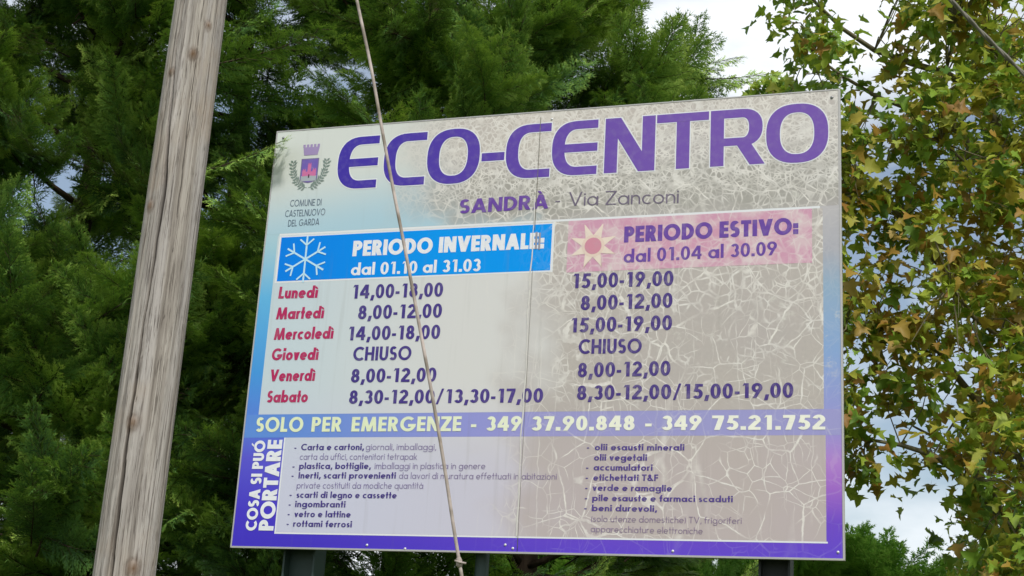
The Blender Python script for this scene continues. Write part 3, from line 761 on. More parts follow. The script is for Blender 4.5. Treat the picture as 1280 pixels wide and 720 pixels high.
def pole():
    NA, NZ = 300, 640
    Hp = 6.9
    cx, cy = -1.258, 5.0
    z = np.linspace(0, Hp, NZ)
    th = np.linspace(0, 2 * np.pi, NA, endpoint=False)
    Z, T = np.meshgrid(z, th, indexing='ij')
    Rr = 0.1065 - (Z - 1.0) * 0.0031
    # th = 0 looks at the camera, growing to the right
    def w1(f, ph): return np.sin(T * f + ph + 0.5 * np.sin(Z * 0.6 + ph))
    Rr = Rr + 0.0012 * w1(5, 1.0) + 0.0009 * w1(11, 2.0) + 0.0006 * w1(23, 0.4) + 0.0016 * np.sin(Z * 1.3 + T)
    tone = np.ones((NZ, NA, 3))
    def groove(path, width, depth):
        zs = np.array([p[0] for p in path]); ts = np.array([p[1] for p in path])
        c = np.interp(z, zs, ts) + 0.012 * np.sin(z * 17) + 0.008 * np.sin(z * 41)
        wv = width * np.clip(np.interp(z, [zs.min(), zs.min() + 0.35, zs.max() - 0.5, zs.max()], [0, 1, 1, 0]), 0, 1) * (0.75 + 0.25 * np.sin(z * 6))
        d = np.abs((T - c[:, None] + np.pi) % (2 * np.pi) - np.pi) * 0.1
        k = np.exp(-(d / (wv[:, None] + 1e-5)) ** 4)
        return k * depth, k
    G = [([(1.7, -0.46), (2.05, -0.44), (2.4, -0.54), (2.9, -0.50), (3.35, -0.42), (3.9, -0.74), (4.6, -0.70)], 0.0060, 0.026),
         ([(0.0, -0.2), (1.2, -0.36), (1.98, -0.40)], 0.0062, 0.026),
         ([(2.0, 1.02), (2.7, 1.1), (3.6, 1.05)], 0.002, 0.007), ([(3.1, 0.20), (3.8, 0.12), (4.6, 0.1)], 0.0016, 0.006),
         ([(3.2, -0.95), (4.0, -0.90), (4.7, -0.86)], 0.0016, 0.006), ([(1.4, 0.55), (2.1, 0.62), (2.6, 0.60)], 0.0016, 0.005),
         ([(1.0, 1.25), (2.2, 1.18)], 0.002, 0.006), ([(0.2, 2.6), (5.5, 2.8)], 0.005, 0.02), ([(3.4, 0.75), (5.6, 0.65)], 0.0018, 0.006)]
    for p, w_, d_ in G:
        dr, k = groove(p, w_, d_)
        Rr -= dr; tone[:, :, 0] -= 1.0 * k
    for kz, kt, ks in ((2.52, -0.42, 0.020), (2.03, 0.24, 0.022), (1.93, -0.95, 0.018), (3.32, -0.95, 0.016), (3.92, -0.02, 0.017), (4.05, 0.42, 0.013), (4.42, 0.25, 0.008), (3.85, -0.85, 0.012), (5.2, 0.6, 0.02), (1.2, 0.5, 0.02), (4.9, 2.4, 0.02)):
        d2 = (((T - kt + np.pi) % (2 * np.pi) - np.pi) * 0.1) ** 2 + ((Z - kz) * 0.75) ** 2
        k = np.exp(-d2 / ks ** 2); rim = np.exp(-((np.sqrt(d2) - ks * 1.1) / (ks * 0.25)) ** 2)
        ring2 = np.exp(-((np.sqrt(d2) - ks * 0.55) / (ks * 0.16)) ** 2)
        Rr += 0.004 * k - 0.002 * rim
        tone[:, :, 1] -= 0.62 * k; tone[:, :, 0] -= 0.34 * rim + 0.22 * ring2 + 0.75 * np.exp(-d2 / (ks * 0.28) ** 2)
    az = math.atan2(-cy, -cx)              # towards the camera
    A = az + T
    X, Y = Rr * np.cos(A), Rr * np.sin(A)
    V = np.stack([X, Y, Z], -1).reshape(-1, 3)
    i = np.arange(NZ - 1)[:, None] * NA; j = np.arange(NA)[None, :]; j2 = (j + 1) % NA
    F = np.stack([i + j, i + j2, i + NA + j2, i + NA + j], -1).reshape(-1, 4)
    topc = len(V); V = np.vstack([V, [[0, 0, Hp + 0.01]]])
    Ft = np.array([[(NZ - 1) * NA + a, (NZ - 1) * NA + (a + 1) % NA, topc] for a in range(NA)])
    col = np.vstack([np.clip(tone, 0, 1).reshape(-1, 3), [[1, 1, 1]]])
    root = bpy.data.objects.new('utility_pole', None); scene.collection.objects.link(root); root.location = (cx, cy, 0)
    tag(root, 'weathered grey wooden pole with a long drying crack, standing left of the board', 'pole')
    obj('shaft', mesh_from('shaft', V, [F.astype(np.int32), Ft.astype(np.int32)], [wood_mat()], smooth=True, col=col), root)
    # bent wire staple and the iron band that holds the stay
    ux, uy = math.cos(az + 0.12), math.sin(az + 0.12)
    tx, ty = -uy, ux
    mb = MB()
    an = np.linspace(0, 2 * np.pi, 48)
    for zz in (6.50, 6.54):
        mb.tube([(0.097 * math.cos(a), 0.097 * math.sin(a), zz) for a in an], 0.006, 6, False)
    obj('stay_band', mb.mesh('stay_band', [m_back], True), root)
pole()

# stay wire from the pole's head down to the ground anchor, with a clamp knot low down
def stay():
    n = NT('stay_wire_sheath', 0.6, 0.3); o = n.obj(); z = n.sep(o)[2]
    c = n.mix(n.step(n.noise(n.comb(0.0, 0.0, z), 9, 3), 0.35, 0.65), S(132, 122, 110), S(196, 182, 174))
    c = n.mix(n.mul(n.step(n.noise(n.comb(0.0, 0.0, n.add(z, 4.0)), 4, 2), 0.55, 0.7), 0.6), c, S(122, 108, 86))
    n.color(c)
    t = np.linspace(0, 1, 90)
    X = np.interp(t, [0, 1], [-1.19, 0.40]); Zz = np.interp(t, [0, 1], [6.52, 0.02])
    zk = [-1.58, 0.497, 0.544, 0.807, 1.068, 1.645, 1.931, 2.226, 2.479, 2.738, 4.92]
    xk = [0.37, -0.1156, -0.133, -0.188, -0.250, -0.398, -0.475, -0.552, -0.611, -0.691, -1.19]
    X = np.interp(Zz - CAMZ, zk, xk)
    X = np.convolve(np.pad(X, 2, mode='edge'), np.ones(5) / 5, 'valid')
    Y = np.interp(t, [0, 0.12, 1], [5.05, 5.2, 5.2])
    P = np.stack([X, Y, Zz], -1)
    mb = MB(); mb.tube(P, 0.0064, 10)
    root = bpy.data.objects.new('stay_wire', None); scene.collection.objects.link(root); root.location = (0.4, 5.2, 0)
    tag(root, 'thin pale sheathed stay wire slanting down in front of the board from the wooden pole', 'wire')
    def local(m): 
        m.V = [v - np.array([0.4, 5.2, 0]) for v in m.V]; return m
    obj('sheath', local(mb).mesh('sheath', [n.m], True), root)
    zc = CAMZ + 0.545; xc = float(np.interp(zc, Zz[::-1], X[::-1]))
    mb = MB(); mb.tube([(xc + 0.003, 5.2, zc - 0.018), (xc, 5.2, zc - 0.008), (xc - 0.001, 5.2, zc + 0.006), (xc - 0.004, 5.2, zc + 0.016)], [0.008, 0.012, 0.011, 0.008], 10)
    mb.tube([(xc - 0.016, 5.195, zc + 0.004), (xc, 5.185, zc - 0.002), (xc + 0.024, 5.19, zc - 0.004)], 0.004, 6)
    obj('knot', local(mb).mesh('knot', [n.m], True), root)
    mb = MB(); mb.tube([(0.385, 5.2, 0.10), (0.40, 5.2, -0.2)], 0.016, 10)
    obj('anchor_rod', local(mb).mesh('anchor_rod', [m_back], True), root)
stay()

# overhead cable across the top right corner
def cable():
    P0, P1 = Vector((1.9, 6.2, CAMZ + 3.83)), Vector((5.6, 6.9, CAMZ + 0.65 + 0.55))
    a = np.array([(1.45, 6.2, CAMZ + 3.95)]) ; 
    pts = CABLE
    P = []
    for k in range(len(pts) - 1):
        for s_ in np.linspace(0, 1, 8, endpoint=False): P.append(np.array(pts[k]) * (1 - s_) + np.array(pts[k + 1]) * s_)
    P.append(np.array(pts[-1])); P = np.array(P); org = P[0].copy()
    mb = MB()
    s = np.arange(len(P)) * 0.9
    off = np.stack([0 * s, 0.0055 * np.cos(s), 0.0055 * np.sin(s)], -1)
    mb.tube(P - org + off, 0.0070, 7); mb.tube(P - org - off, 0.0070, 7)
    n = NT('cable_sheath', 0.55, 0.3).color(S(124, 120, 108))
    o = obj('overhead_cable', mb.mesh('overhead_cable', [n.m], True), None, tuple(org))
    tag(o, 'dark twisted overhead cable crossing the top right corner before the broadleaf tree', 'cable')
CABLE = [(1.30, 6.0, CAMZ + 4.25), (1.97, 6.1, CAMZ + 3.42), (2.16, 6.15, CAMZ + 3.25), (2.38, 6.2, CAMZ + 3.06), (2.66, 6.25, CAMZ + 2.84), (3.3, 6.35, CAMZ + 2.42), (4.6, 6.6, CAMZ + 1.7)]
cable()

# ------------------------------------------------------------------ foliage materials
def leaf_mat(name, ramp_stops, trans=0.3, var=0.5, rough=0.55):
    n = NT(name, rough, 0.3)
    a = n.attr('tone'); t = n.sep(a)[0]
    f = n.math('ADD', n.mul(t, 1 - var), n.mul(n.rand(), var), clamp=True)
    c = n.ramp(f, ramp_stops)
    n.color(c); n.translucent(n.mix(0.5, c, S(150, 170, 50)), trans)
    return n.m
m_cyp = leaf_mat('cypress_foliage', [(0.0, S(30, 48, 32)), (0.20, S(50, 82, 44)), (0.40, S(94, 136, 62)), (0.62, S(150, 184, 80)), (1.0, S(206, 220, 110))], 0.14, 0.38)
m_thuja = leaf_mat('thuja_foliage', [(0.0, S(90, 142, 62)), (0.35, S(132, 188, 84)), (1.0, S(184, 220, 112))], 0.35, 0.2)
def bark_mat(name, c1, c2):
    n = NT(name, 0.9, 0.1); o = n.obj()
    n.color(n.mix(n.noise(n.vmul(o, (1, 1, 0.15)), 22, 4), c1, c2)); n.bump(n.noise(n.vmul(o, (1, 1, 0.2)), 30, 3), 0.6, 0.02); return n.m
m_bark = bark_mat('cypress_bark', S(50, 42, 35), S(80, 68, 56))
m_bark2 = bark_mat('plane_bark', S(92, 88, 70), S(140, 132, 106))

# ------------------------------------------------------------------ cypress sprays
def spray(seed, L=1.0, spread=0.40, step=0.050, sub=0.030, w=0.0105):
    r = np.random.default_rng(seed)
    V, F, C = [], [], []
    nb = 0
    blades = []       # (p, dir, side, length, width, tone)
    def axis(t): return np.array([t * L, 0.05 * math.sin(t * 3 + seed), -0.10 * t + 0.16 * t * t])
    stems = []
    stems.append([axis(t) for t in np.linspace(0, 0.97, 9)])
    t = 0.10; sgn = 1
    while t < 1.0:
        base = axis(t)
        ln = L * (spread * (1 - t) ** 0.75 * min(1, t * 4 + 0.25) + 0.05) * r.uniform(0.7, 1.2)
        ang = math.radians(r.uniform(34, 56)) * sgn
        tilt = r.normal(0, 0.18)
        d = np.array([math.cos(ang), math.sin(ang), tilt]); d /= np.linalg.norm(d)
        fw = np.array([1.0, 0, 0.12])
        pts = []; s = 0.0; p = base.copy(); n = max(3, int(ln / sub)); 
        for k in range(n + 1):
            pts.append(p.copy()); dd = d * (1 - 0.45 * k / n) + fw * 0.45 * k / n + np.array([0, 0, -0.12 + 0.20 * k / n]); dd /= np.linalg.norm(dd); p = p + dd * ln / n
        stems.append(pts[::3] + [pts[-1]])
        nrm = np.cross(d, fw); nrm /= np.linalg.norm(nrm) + 1e-9
        for k in range(n + 1):
            f = k / n
            sl = (0.120 * (1 - f) ** 0.6 + 0.040) * r.uniform(0.7, 1.25) * (0.6 + 0.4 * L)
            dirp = (pts[min(k + 1, n)] - pts[max(k - 1, 0)]); dirp /= np.linalg.norm(dirp) + 1e-9
            for s2 in (-1, 1):
                lat = np.cross(nrm, dirp) * s2
                a2 = math.radians(r.uniform(20, 42))
                q = dirp * math.cos(a2) + lat * math.sin(a2) + nrm * r.normal(0, 0.22) + np.array([0, 0, -0.05])
                q /= np.linalg.norm(q)
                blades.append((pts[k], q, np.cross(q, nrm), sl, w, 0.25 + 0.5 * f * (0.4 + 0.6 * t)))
        t += step * r.uniform(0.7, 1.3); sgn = -sgn
    B = len(blades)
    P = np.array([b[0] for b in blades]); Q = np.array([b[1] for b in blades]); Sd = np.array([b[2] for b in blades])
    Sd /= np.linalg.norm(Sd, axis=1)[:, None] + 1e-9
    ln = np.array([b[3] for b in blades])[:, None]; tn = np.array([b[5] for b in blades])
    N = np.cross(Q, Sd)
    vs, fs, cs = [], [], []
    off = 0
    def tri(a, b, c, ta, tb):
        nonlocal off
        vs.append(np.stack([a, b, c], 1).reshape(-1, 3)); m = len(a)
        fs.append(np.arange(m * 3).reshape(m, 3) + off); off += m * 3
        cs.append(np.stack([ta, ta, tb], 1).reshape(-1))
    tip = P + Q * ln + N * ln * 0.06
    md = P + Q * ln * 0.4
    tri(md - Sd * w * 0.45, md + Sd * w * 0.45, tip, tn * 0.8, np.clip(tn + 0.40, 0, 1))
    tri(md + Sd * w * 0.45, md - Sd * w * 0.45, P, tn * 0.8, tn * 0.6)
    for k in range(3):
        f = 0.22 + 0.24 * k
        for s2 in (-1, 1):
            b0 = P + Q * ln * f
            q = Q * 0.80 + Sd * s2 * 0.60 + N * r.normal(0, 0.2, (B, 1))
            l2 = ln * (0.40 - 0.09 * k)
            wd = np.cross(q, N) * 0.5 * w * 0.75
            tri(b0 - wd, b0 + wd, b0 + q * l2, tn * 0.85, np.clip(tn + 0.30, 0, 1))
    V = np.concatenate(vs); F = np.concatenate(fs); C = np.concatenate(cs)
    nf = len(F)
    # woody stems as three-sided tubes
    SV, SF = [], []; so = len(V)
    for si, st in enumerate(stems):
        st = np.array(st); m = len(st); rad = np.linspace(0.010 if si == 0 else 0.003, 0.0012, m) * L
        for k in range(m):
            for a in range(3):
                SV.append(st[k] + rad[k] * np.array([0, math.cos(a * 2.094), math.sin(a * 2.094)]))
        for k in range(m - 1):
            for a in range(3):
                a2 = (a + 1) % 3
                p0, p1, p2, p3 = so + k * 3 + a, so + k * 3 + a2, so + (k + 1) * 3 + a2, so + (k + 1) * 3 + a
                SF += [(p0, p1, p2), (p0, p2, p3)]
        so += m * 3
    V = np.vstack([V, SV]); F = np.vstack([F, SF]); C = np.concatenate([C, np.zeros(len(SV))])
    mi = np.zeros(len(F), int); mi[nf:] = 1
    return V, F, C, mi
def spray_mesh(name, seed, mat, fan=0, **kw):
    V, F, C, mi = spray(seed, **kw)
    r = np.random.default_rng(seed + 500)
    parts = [(V, F, C, mi)]; off = len(V)
    for k in range(fan):                        # a bough: further sprays leave the main one
        V2, F2, C2, m2 = spray(seed * 7 + k + 1, **{**kw, 'L': kw.get('L', 1.0) * r.uniform(0.6, 0.85)})
        s = 1 if k % 2 else -1
        yaw = s * math.radians(r.uniform(22, 48)); pit = math.radians(r.uniform(-12, 16)); rol = r.uniform(-0.45, 0.45)
        A = np.array(Matrix.Rotation(yaw, 3, 'Z') @ Matrix.Rotation(pit, 3, 'Y') @ Matrix.Rotation(rol, 3, 'X'))
        parts.append((V2 @ A.T + np.array([0.08 + 0.14 * k, 0, 0]) * kw.get('L', 1.0), F2 + off, C2, m2)); off += len(V2)
    V = np.vstack([p[0] for p in parts]); F = np.vstack([p[1] for p in parts]); C = np.concatenate([p[2] for p in parts]); mi = np.concatenate([p[3] for p in parts])
    return mesh_from(name, V, F, [mat, m_bark], col=np.stack([C, C, C], -1), mi=mi)
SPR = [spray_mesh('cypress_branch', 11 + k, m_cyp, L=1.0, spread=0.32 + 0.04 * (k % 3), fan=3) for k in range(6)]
SPR1 = spray_mesh('cypress_spray', 5, m_cyp, L=1.0, spread=0.20)
THU = [spray_mesh('thuja_branch', 51 + k, m_thuja, L=0.8, spread=0.26, step=0.045, w=0.015, fan=2) for k in range(3)]

def trunk_mesh(P, r, mat, name='trunk', n=12):
    mb = MB(); mb.tube(P, r, n); return mb.mesh(name, [mat], True)

def cypress(x, y, H, R, nb, label, seed, zmin=0.4, zmax=8.0, face=1.0, lean=0.0, extra=()):
    r = np.random.default_rng(seed)
    root = bpy.data.objects.new('cypress_tree', None); scene.collection.objects.link(root); root.location = (x, y, 0)
    tag(root, label, 'tree', 'cypress trees behind the board')
    zs = np.linspace(0, H, 14)
    P = np.stack([0.05 * np.sin(zs * 0.9 + seed) + lean * zs, 0.05 * np.cos(zs * 0.7 + seed), zs], -1)
    obj('trunk', trunk_mesh(P, np.linspace(0.095, 0.02, 14), m_bark), root)
    # boughs: each carries a handful of sprays that fan from it, with dark gaps between the boughs
    boughs = []
    nbo = max(8, nb // 5)
    while len(boughs) < nbo:
        z = r.uniform(zmin, zmax); az = r.uniform(0, 2 * np.pi)
        if math.sin(az) > 0.10 and r.random() < 0.93 * face: continue
        rr = R * (1 - (z / H) ** 1.9) * r.uniform(0.72, 1.12)
        boughs.append((z, az, rr, math.radians(r.uniform(4, 34) + 6 * z / H)))
    for z, az, rr, el in boughs:
        d = np.array([math.cos(az) * math.cos(el), math.sin(az) * math.cos(el), math.sin(el)])
        tipp = np.array([rr * math.cos(az) + lean * z, rr * math.sin(az), z]); b0 = np.array([lean * z, 0, z - rr * math.tan(el) * 0.9 - 0.1])
        P = [b0 * (1 - f) + tipp * f + np.array([0, 0, -0.10 * math.sin(f * 3.14)]) for f in np.linspace(0, 0.85, 7)]
        obj('limb', trunk_mesh(P, np.linspace(0.026, 0.006, 7), m_bark, 'limb', 6), root)
        for q in range(nb // nbo):
            f = 1 - 0.62 * (q / (nb // nbo)) ** 1.1
            L = r.uniform(0.50, 0.88) * (0.75 + 0.35 * (1 - abs(f - 0.8)))
            da = r.normal(0, 0.36) + (0.0 if q == 0 else math.copysign(0.25, q % 2 - 0.5)); de = r.normal(0.02, 0.20)
            a3, e3 = az + da, el + de
            Xa = Vector((math.cos(a3) * math.cos(e3), math.sin(a3) * math.cos(e3), math.sin(e3)))
            base = Vector(b0 * (1 - f) + tipp * f) - Xa * L * 0.45 + Vector(r.normal(0, 0.07, 3))
            Ya = Vector((-math.sin(a3), math.cos(a3), 0)); roll = r.normal(0, 0.38)
            Za = Xa.cross(Ya); Y2 = Ya * math.cos(roll) + Za * math.sin(roll); Z2 = Xa.cross(Y2)
            M = Matrix((Xa * L, Y2 * L, Z2 * L)).transposed().to_4x4(); M.translation = base
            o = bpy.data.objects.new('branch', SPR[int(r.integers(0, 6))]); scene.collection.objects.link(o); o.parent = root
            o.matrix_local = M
    for (ax, ay, az_), (bx, by, bz), rl in extra:
        Xa = Vector((bx - ax, by - ay, bz - az_)); L = Xa.length; Xa.normalize()
        Ya = Vector((0, 0, 1)).cross(Xa).normalized(); Za = Xa.cross(Ya); Y2 = Ya * math.cos(rl) + Za * math.sin(rl); Z2 = Xa.cross(Y2)
        M = Matrix((Xa * L, Y2 * L, Z2 * L)).transposed().to_4x4(); M.translation = Vector((ax - x, ay - y, az_))
        o = bpy.data.objects.new('branch', SPR1 if az_ < 5.3 else SPR[3]); scene.collection.objects.link(o); o.parent = root; o.matrix_local = M
    return root
CYP = [
    (-4.05, 9.5, 12.5, 1.45, 270, 'leftmost tall dark cypress, half cut off by the picture edge', 1, dict()),
    (-2.95, 9.3, 13.0, 1.3, 275, 'tall dark cypress seen behind and left of the wooden pole', 2, dict()),
    (-1.95, 9.9, 13.5, 1.35, 275, 'tall dark cypress between the pole and the left end of the board', 3, dict(lean=-0.03, extra=(((-2.0, 7.55, 4.40), (-1.30, 7.16, 4.44), 0.5), ((-1.95, 7.9, 5.2), (-1.2, 7.5, 5.35), -0.4), ((-2.2, 8.9, 6.25), (-1.45, 8.4, 6.45), 0.3), ((-2.3, 8.9, 5.85), (-1.5, 8.3, 5.95), 0.6), ((-1.7, 9.2, 6.0), (-2.1, 8.4, 6.35), -0.5), ((-2.3, 9.0, 5.5), (-1.65, 8.4, 5.75), -0.2), ((-1.6, 9.2, 6.5), (-2.3, 8.5, 6.8), 0.4), ((-1.6, 9.2, 5.7), (-2.2, 8.5, 5.75), 0.2)))),
    (-0.65, 9.3, 13.4, 1.4, 287, 'tall dark cypress right behind the first letters of the board heading', 4, dict()),
    (0.16, 9.7, 14.0, 1.45, 287, 'cypress at the right end of the dark row, its sprays reaching into the sky', 5, dict(face=0.7)),
]
for x, y, H, R_, nb, lb, sd, kw in CYP: cypress(x, y, H, R_, nb, lb, sd, **kw)

# ------------------------------------------------------------------ thuja hedge low behind the right half of the board
def hedge():
    r = np.random.default_rng(31)
    root = bpy.data.objects.new('thuja_hedge', None); scene.collection.objects.link(root); root.location = (2.6, 13.5, 0)
    tag(root, 'bright green thuja hedge with feathery pointed tops below and right of the board', 'hedge')
    for i in range(9):
        obj('trunk', trunk_mesh([(-3.4 + i * 0.9, 0, 0), (-3.38 + i * 0.9, 0.03, 1.6), (-3.4 + i * 0.9, 0, 3.0)], [0.06, 0.04, 0.01], m_bark, 'trunk', 7), root)
    k = 0
    while k < 298:
        x = r.uniform(-2.6, 3.0)
        top = (3.38 if x < 0.1 else 3.22) + 0.16 * math.sin(x * 3.1) + 0.10 * math.sin(x * 7.7 + 1) + (0.25 if x > 2.2 else 0)
        z = top - 1.7 * r.random() ** 2.2 - 0.40
        az = r.uniform(math.radians(200), math.radians(340)); el = math.radians(r.uniform(22, 74)); L = r.uniform(0.65, 1.0)
        up = min(1, (z - 1.2) / 2)
        y = -0.42 * (1 - 0.6 * up) + r.uniform(-0.1, 0.35)
        if r.random() < 0.22: el = math.radians(r.uniform(70, 90))
        Xa = Vector((math.cos(az) * math.cos(el), math.sin(az) * math.cos(el), math.sin(el)))
        Ya = Vector((-math.sin(az), math.cos(az), 0)); roll = r.uniform(-0.9, 0.9); Za = Xa.cross(Ya)
        Y2 = Ya * math.cos(roll) + Za * math.sin(roll); Z2 = Xa.cross(Y2)
        L = min(L, (top - z + 0.12) / 0.8 / max(0.3, math.sin(el)))
        if L < 0.35: L = 0.35
        M = Matrix((Xa * L, Y2 * L, Z2 * L)).transposed().to_4x4(); M.translation = Vector((x, y, z))
        o = bpy.data.objects.new('branch', THU[int(r.integers(0, 3))]); scene.collection.objects.link(o); o.parent = root; o.matrix_local = M
        k += 1
hedge()

# ------------------------------------------------------------------ broadleaf (plane) tree on the right
def plane_leaf(seed):
    r = np.random.default_rng(seed)
    pts = [(0, 0), (0.30, -0.12), (0.52, 0.06), (0.34, 0.20), (0.68, 0.46), (0.40, 0.48), (0.27, 0.54), (0.22, 0.78), (0.0, 1.02)]
    pts = [(a * r.uniform(0.88, 1.12), b * r.uniform(0.92, 1.08)) for a, b in pts]
    rt = pts; lf = [(-a * r.uniform(0.9, 1.1), b * r.uniform(0.95, 1.05)) for a, b in pts[1:-1]][::-1]
    out = rt + lf
    V = [(0, 0.30, 0.0)] + [(a, b, 0.0) for a, b in out]
    V = np.array(V)
    fold = r.uniform(0.15, 0.45)
    V[:, 2] = np.abs(V[:, 0]) * fold - r.uniform(0.1, 0.75) * (V[:, 1] - 0.3) ** 2 + 0.05 * np.sin(V[:, 0] * 9 + seed) 
    n = len(out)
    F = [(0, 1 + i, 1 + (i + 1) % n) for i in range(n)]
    # stalk
    b = len(V); V = np.vstack([V, [(-0.015, 0, 0), (0.015, 0, 0), (0.05, -0.5, 0.1)]]); F.append((b, b + 1, b + 2))
    V[:, 1] += 0.5
    return V, np.array(F)
LEAF = [plane_leaf(k) for k in range(10)]
LEAF_STOPS = [(0.0, S(78, 112, 44)), (0.2, S(122, 158, 52)), (0.38, S(162, 178, 66)), (0.54, S(170, 160, 62)), (0.70, S(164, 128, 52)), (0.88, S(150, 108, 48)), (1.0, S(200, 176, 96))]
m_leaf = leaf_mat('plane_leaf', LEAF_STOPS, 0.35, 1.0, 0.5)
m_leafs = leaf_mat('plane_leaves_mass', LEAF_STOPS, 0.35, 0.0, 0.5)
def plane_tree():
    r = np.random.default_rng(77)
    TX, TY = 4.9, 11.2
    root = bpy.data.objects.new('plane_tree', None); scene.collection.objects.link(root); root.location = (TX, TY, 0)
    tag(root, 'broadleaf tree with lobed green and browning leaves filling the right side', 'tree')
    org = np.array([TX, TY, 0])
    P = np.array([(0, 0, 0), (0.05, 0, 1.2), (-0.05, 0.05, 2.6), (0.0, 0, 4.2), (0.08, -0.05, 6.0), (0.0, 0, 8.2)])
    obj('trunk', trunk_mesh(P, [0.24, 0.20, 0.17, 0.13, 0.08, 0.02], m_bark2), root)
    def inside(x, y, z):
        """crown outline in metres: x across, z up; ragged"""
        zz = z - CAMZ
        w = 0.16 * math.sin(z * 3.7 + y) + 0.10 * math.sin(z * 8.3 + 2 * y)
        if zz > 4.75:                                   # two upper boughs with sky between them
            return 1.96 + w * 0.6 < x < 2.40 + w * 0.8 + (5.7 - zz) * 0.16 or x > 2.90 + w * 0.7 + (0.12 if zz < 5.1 else 0)
        if zz < 1.80: return x > 3.30 + w * 0.5
        if zz < 2.08: return x > 2.40
        if zz < 2.38: return x < 2.58 + w * 0.5 or x > 3.04 + w * 0.5
        return x > (2.16 if zz > 2.6 else 2.25) + w * 0.6
    # sky holes
    holes = [(2.52, 4.72 - 0.1, 0.16), (2.62, 3.62, 0.17), (2.95, 3.95, 0.12), (2.75, 3.06, 0.12), (3.12, 3.34, 0.10), (2.52, 2.72, 0.16), (3.3, 2.6, 0.10), (2.72, 4.15, 0.10), (3.42, 4.3, 0.10), (3.2, 4.95, 0.13), (2.95, 2.2, 0.12), (3.55, 3.45, 0.08)]
    clusters = []
    tries = 0
    while len(clusters) < 900 and tries < 90000:
        tries += 1
        x = r.uniform(1.9, 7.2); y = r.uniform(9.5, 10.7) if x < 3.7 else r.uniform(9.4, 11.9); z = r.uniform(1.3, 8.2)
        if x > 4.3 and r.random() < 0.75: continue
        if (x - 4.9) ** 2 / 9.6 + (z - 5.0) ** 2 / 22 > 1.25: continue
        k = 10.0 / y if False else 1.0
        if not inside(x, y, z): continue
        if any((x - hx) ** 2 + (z - CAMZ - hz) ** 2 < hr ** 2 for hx, hz, hr in holes): continue
        clusters.append((x, y, z))
    clusters = np.array(clusters)
    # limbs: from the trunk to spread points; twigs from the nearest limb point to each cluster
    limb_pts = []
    targets = [(2.3, 10.2, 6.7), (2.1, 10.3, 7.3), (2.45, 10.0, 5.5), (2.5, 10.1, 4.6), (2.45, 10.0, 3.78), (3.2, 9.8, 6.9), (3.2, 9.9, 5.9), (3.1, 9.7, 4.7), (3.2, 9.9, 3.4), (3.3, 9.8, 2.4), (3.9, 9.7, 5.2), (4.0, 9.8, 3.8),
               (5.9, 10.2, 6.4), (6.3, 11.0, 5.0), (6.0, 10.4, 3.6), (5.0, 9.8, 7.2), (4.8, 12.0, 6.0), (3.6, 11.6, 7.2), (3.4, 11.5, 5.2), (3.3, 11.2, 4.0)]
    for i, t in enumerate(targets):
        t = np.array(t); z0 = min(max(1.6, t[2] - 0.45 * abs(t[0] - TX) - 0.3), 6.5)
        a = np.array([TX, TY, z0]); s = np.linspace(0, 1, 12)[:, None]
        C = a * (1 - s) + t * s; C[:, 2] += 0.25 * np.sin(s[:, 0] * np.pi) + 0.05 * np.sin(s[:, 0] * 14 + i); C[:, 0] += 0.06 * np.sin(s[:, 0] * 11 + i * 2); C[:, 1] += 0.08 * np.sin(s[:, 0] * 9 + i)
        limb_pts.append(C)
        obj('limb', trunk_mesh(C - org, np.linspace(0.055, 0.008, 12), m_bark2, 'limb', 8), root)
    LP = np.concatenate(limb_pts)
    mb = MB(); leaves = []
    for c in clusters:
        d = np.linalg.norm(LP - c, axis=1); q = LP[int(d.argmin())]
        if d.min() > 0.85: continue
        mid = (q + c) / 2 + r.normal(0, 0.04, 3) + np.array([0, 0, 0.05])
        mb.tube(np.array([q, mid, c]) - org, [0.007, 0.005, 0.002], 4, False)
        nl = int(r.integers(12, 21)); tone_c = r.random()
        for _ in range(nl):
            f = r.random() ** 0.6
            p = (q * (1 - f) + c * f) if (f < 0.5 and d.min() < 0.35) else c
            p = p + r.normal(0, 0.10, 3) * (1, 1, 0.8)
            size = r.uniform(0.050, 0.085) if r.random() < 0.5 else r.uniform(0.085, 0.122)
            az = r.uniform(0, 2 * np.pi); droop = r.uniform(-0.3, 1.25)
            Yv = np.array([math.cos(az) * math.cos(droop), math.sin(az) * math.cos(droop), -math.sin(droop)])
            nn = r.normal(0, 0.55, 3) + np.array([0, -0.35, 1.0])
            Xv = np.cross(Yv, nn); Xv /= np.linalg.norm(Xv) + 1e-9; Zv = np.cross(Xv, Yv)
            hz = 0.18 if c[2] < 3.4 else 0.0
            tn = np.clip(0.45 * tone_c + 0.55 * r.random() - (0.0 if c[2] < 5.4 else 0.10) - hz - (0.16 if c[0] < 2.7 and c[2] > 6 else 0), 0, 1)
            leaves.append((p, Xv * size, Yv * size, Zv * size, tn, int(r.integers(0, 10))))
    obj('twigs', mb.mesh('twigs', [m_bark2]), root)['kind'] = 'stuff'
    # the largest in view stand alone, the rest form one mass
    camp = np.array([0, 0, CAMZ])
    def score(l):
        d = l[0] - camp
        inx = -0.02 < (l[0][0] / l[0][1] - 0.205) < 0.20 and 0.12 < (l[0][2] - CAMZ) / l[0][1] < 0.56
        face = abs(np.dot(l[3] / np.linalg.norm(l[3]), d / np.linalg.norm(d)))
        return (np.linalg.norm(l[1]) * (0.3 + face) / (np.linalg.norm(d) ** 3)) if inx else 0
    leaves.sort(key=score, reverse=True)
    lm = [mesh_from('plane_leaf', V, F, [m_leaf], col=np.full((len(V), 3), 0.5)) for V, F in LEAF]
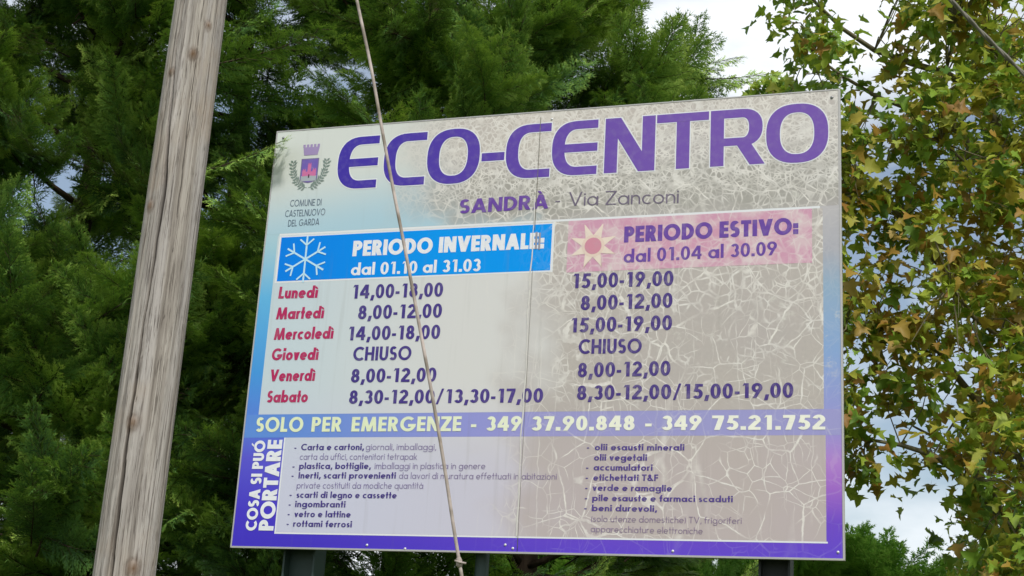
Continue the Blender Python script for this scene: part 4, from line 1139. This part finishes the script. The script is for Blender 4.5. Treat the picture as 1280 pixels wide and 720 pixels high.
    for l in leaves[:290]:
        o = bpy.data.objects.new('leaf', lm[l[5]]); scene.collection.objects.link(o); o.parent = root
        M = Matrix((Vector(l[1]), Vector(l[2]), Vector(l[3]))).transposed().to_4x4(); M.translation = Vector(l[0] - org); o.matrix_local = M
    Vs, Fs, Cs = [], [], []; off = 0
    for l in leaves[290:]:
        V, F = LEAF[l[5]]
        Vs.append(V[:, :1] * l[1] + V[:, 1:2] * l[2] + V[:, 2:3] * l[3] + (l[0] - org)); Fs.append(F + off); off += len(V)
        Cs.append(np.full((len(V), 3), l[4]))
    o = obj('foliage', mesh_from('foliage', np.concatenate(Vs), np.concatenate(Fs), [m_leafs], col=np.concatenate(Cs)), root)
    o['kind'] = 'stuff'
    print('plane leaves', len(leaves))
plane_tree()

# ------------------------------------------------------------------ far treetop just above the board's right part
def far_tree():
    r = np.random.default_rng(5)
    root = bpy.data.objects.new('distant_tree', None); scene.collection.objects.link(root); root.location = (5.75, 30.5, 0)
    tag(root, 'distant treetop just peeping above the board behind the last letters', 'tree')
    obj('trunk', trunk_mesh([(0, 0, 0), (0.1, 0, 7), (0, 0, 15)], [0.35, 0.25, 0.04], m_bark2), root)
    for j in range(10):
        az = j * 2.4; z = 8.5 + j * 0.5
        obj('limb', trunk_mesh([(0, 0, z), (0.6 * math.cos(az), 0.6 * math.sin(az), z + 0.6), (1.1 * math.cos(az), 1.1 * math.sin(az), z + 1.1)], [0.1, 0.06, 0.02], m_bark2, 'limb', 7), root)
    Vs, Fs, Cs = [], [], []; off = 0
    for k in range(5200):
        z = r.uniform(4, 16.15); rad = 1.7 * math.sqrt(max(0.0, 1 - ((z - 9.9) / 6.35) ** 2)) * r.random() ** 0.4
        az = r.uniform(0, 6.283); rad *= 0.8 + 0.25 * math.sin(az * 3 + z * 1.5)
        V, F = LEAF[k % 10]; s = r.uniform(0.12, 0.2)
        A = r.normal(0, 1, (3, 3)); Q, _ = np.linalg.qr(A)
        Vs.append((V @ Q) * s + np.array([rad * math.cos(az), rad * math.sin(az), z])); Fs.append(F + off); off += len(V); Cs.append(np.full((len(V), 3), r.random() * 0.5))
    obj('crown', mesh_from('crown', np.concatenate(Vs), np.concatenate(Fs), [m_leafs], col=np.concatenate(Cs)), root)
far_tree()
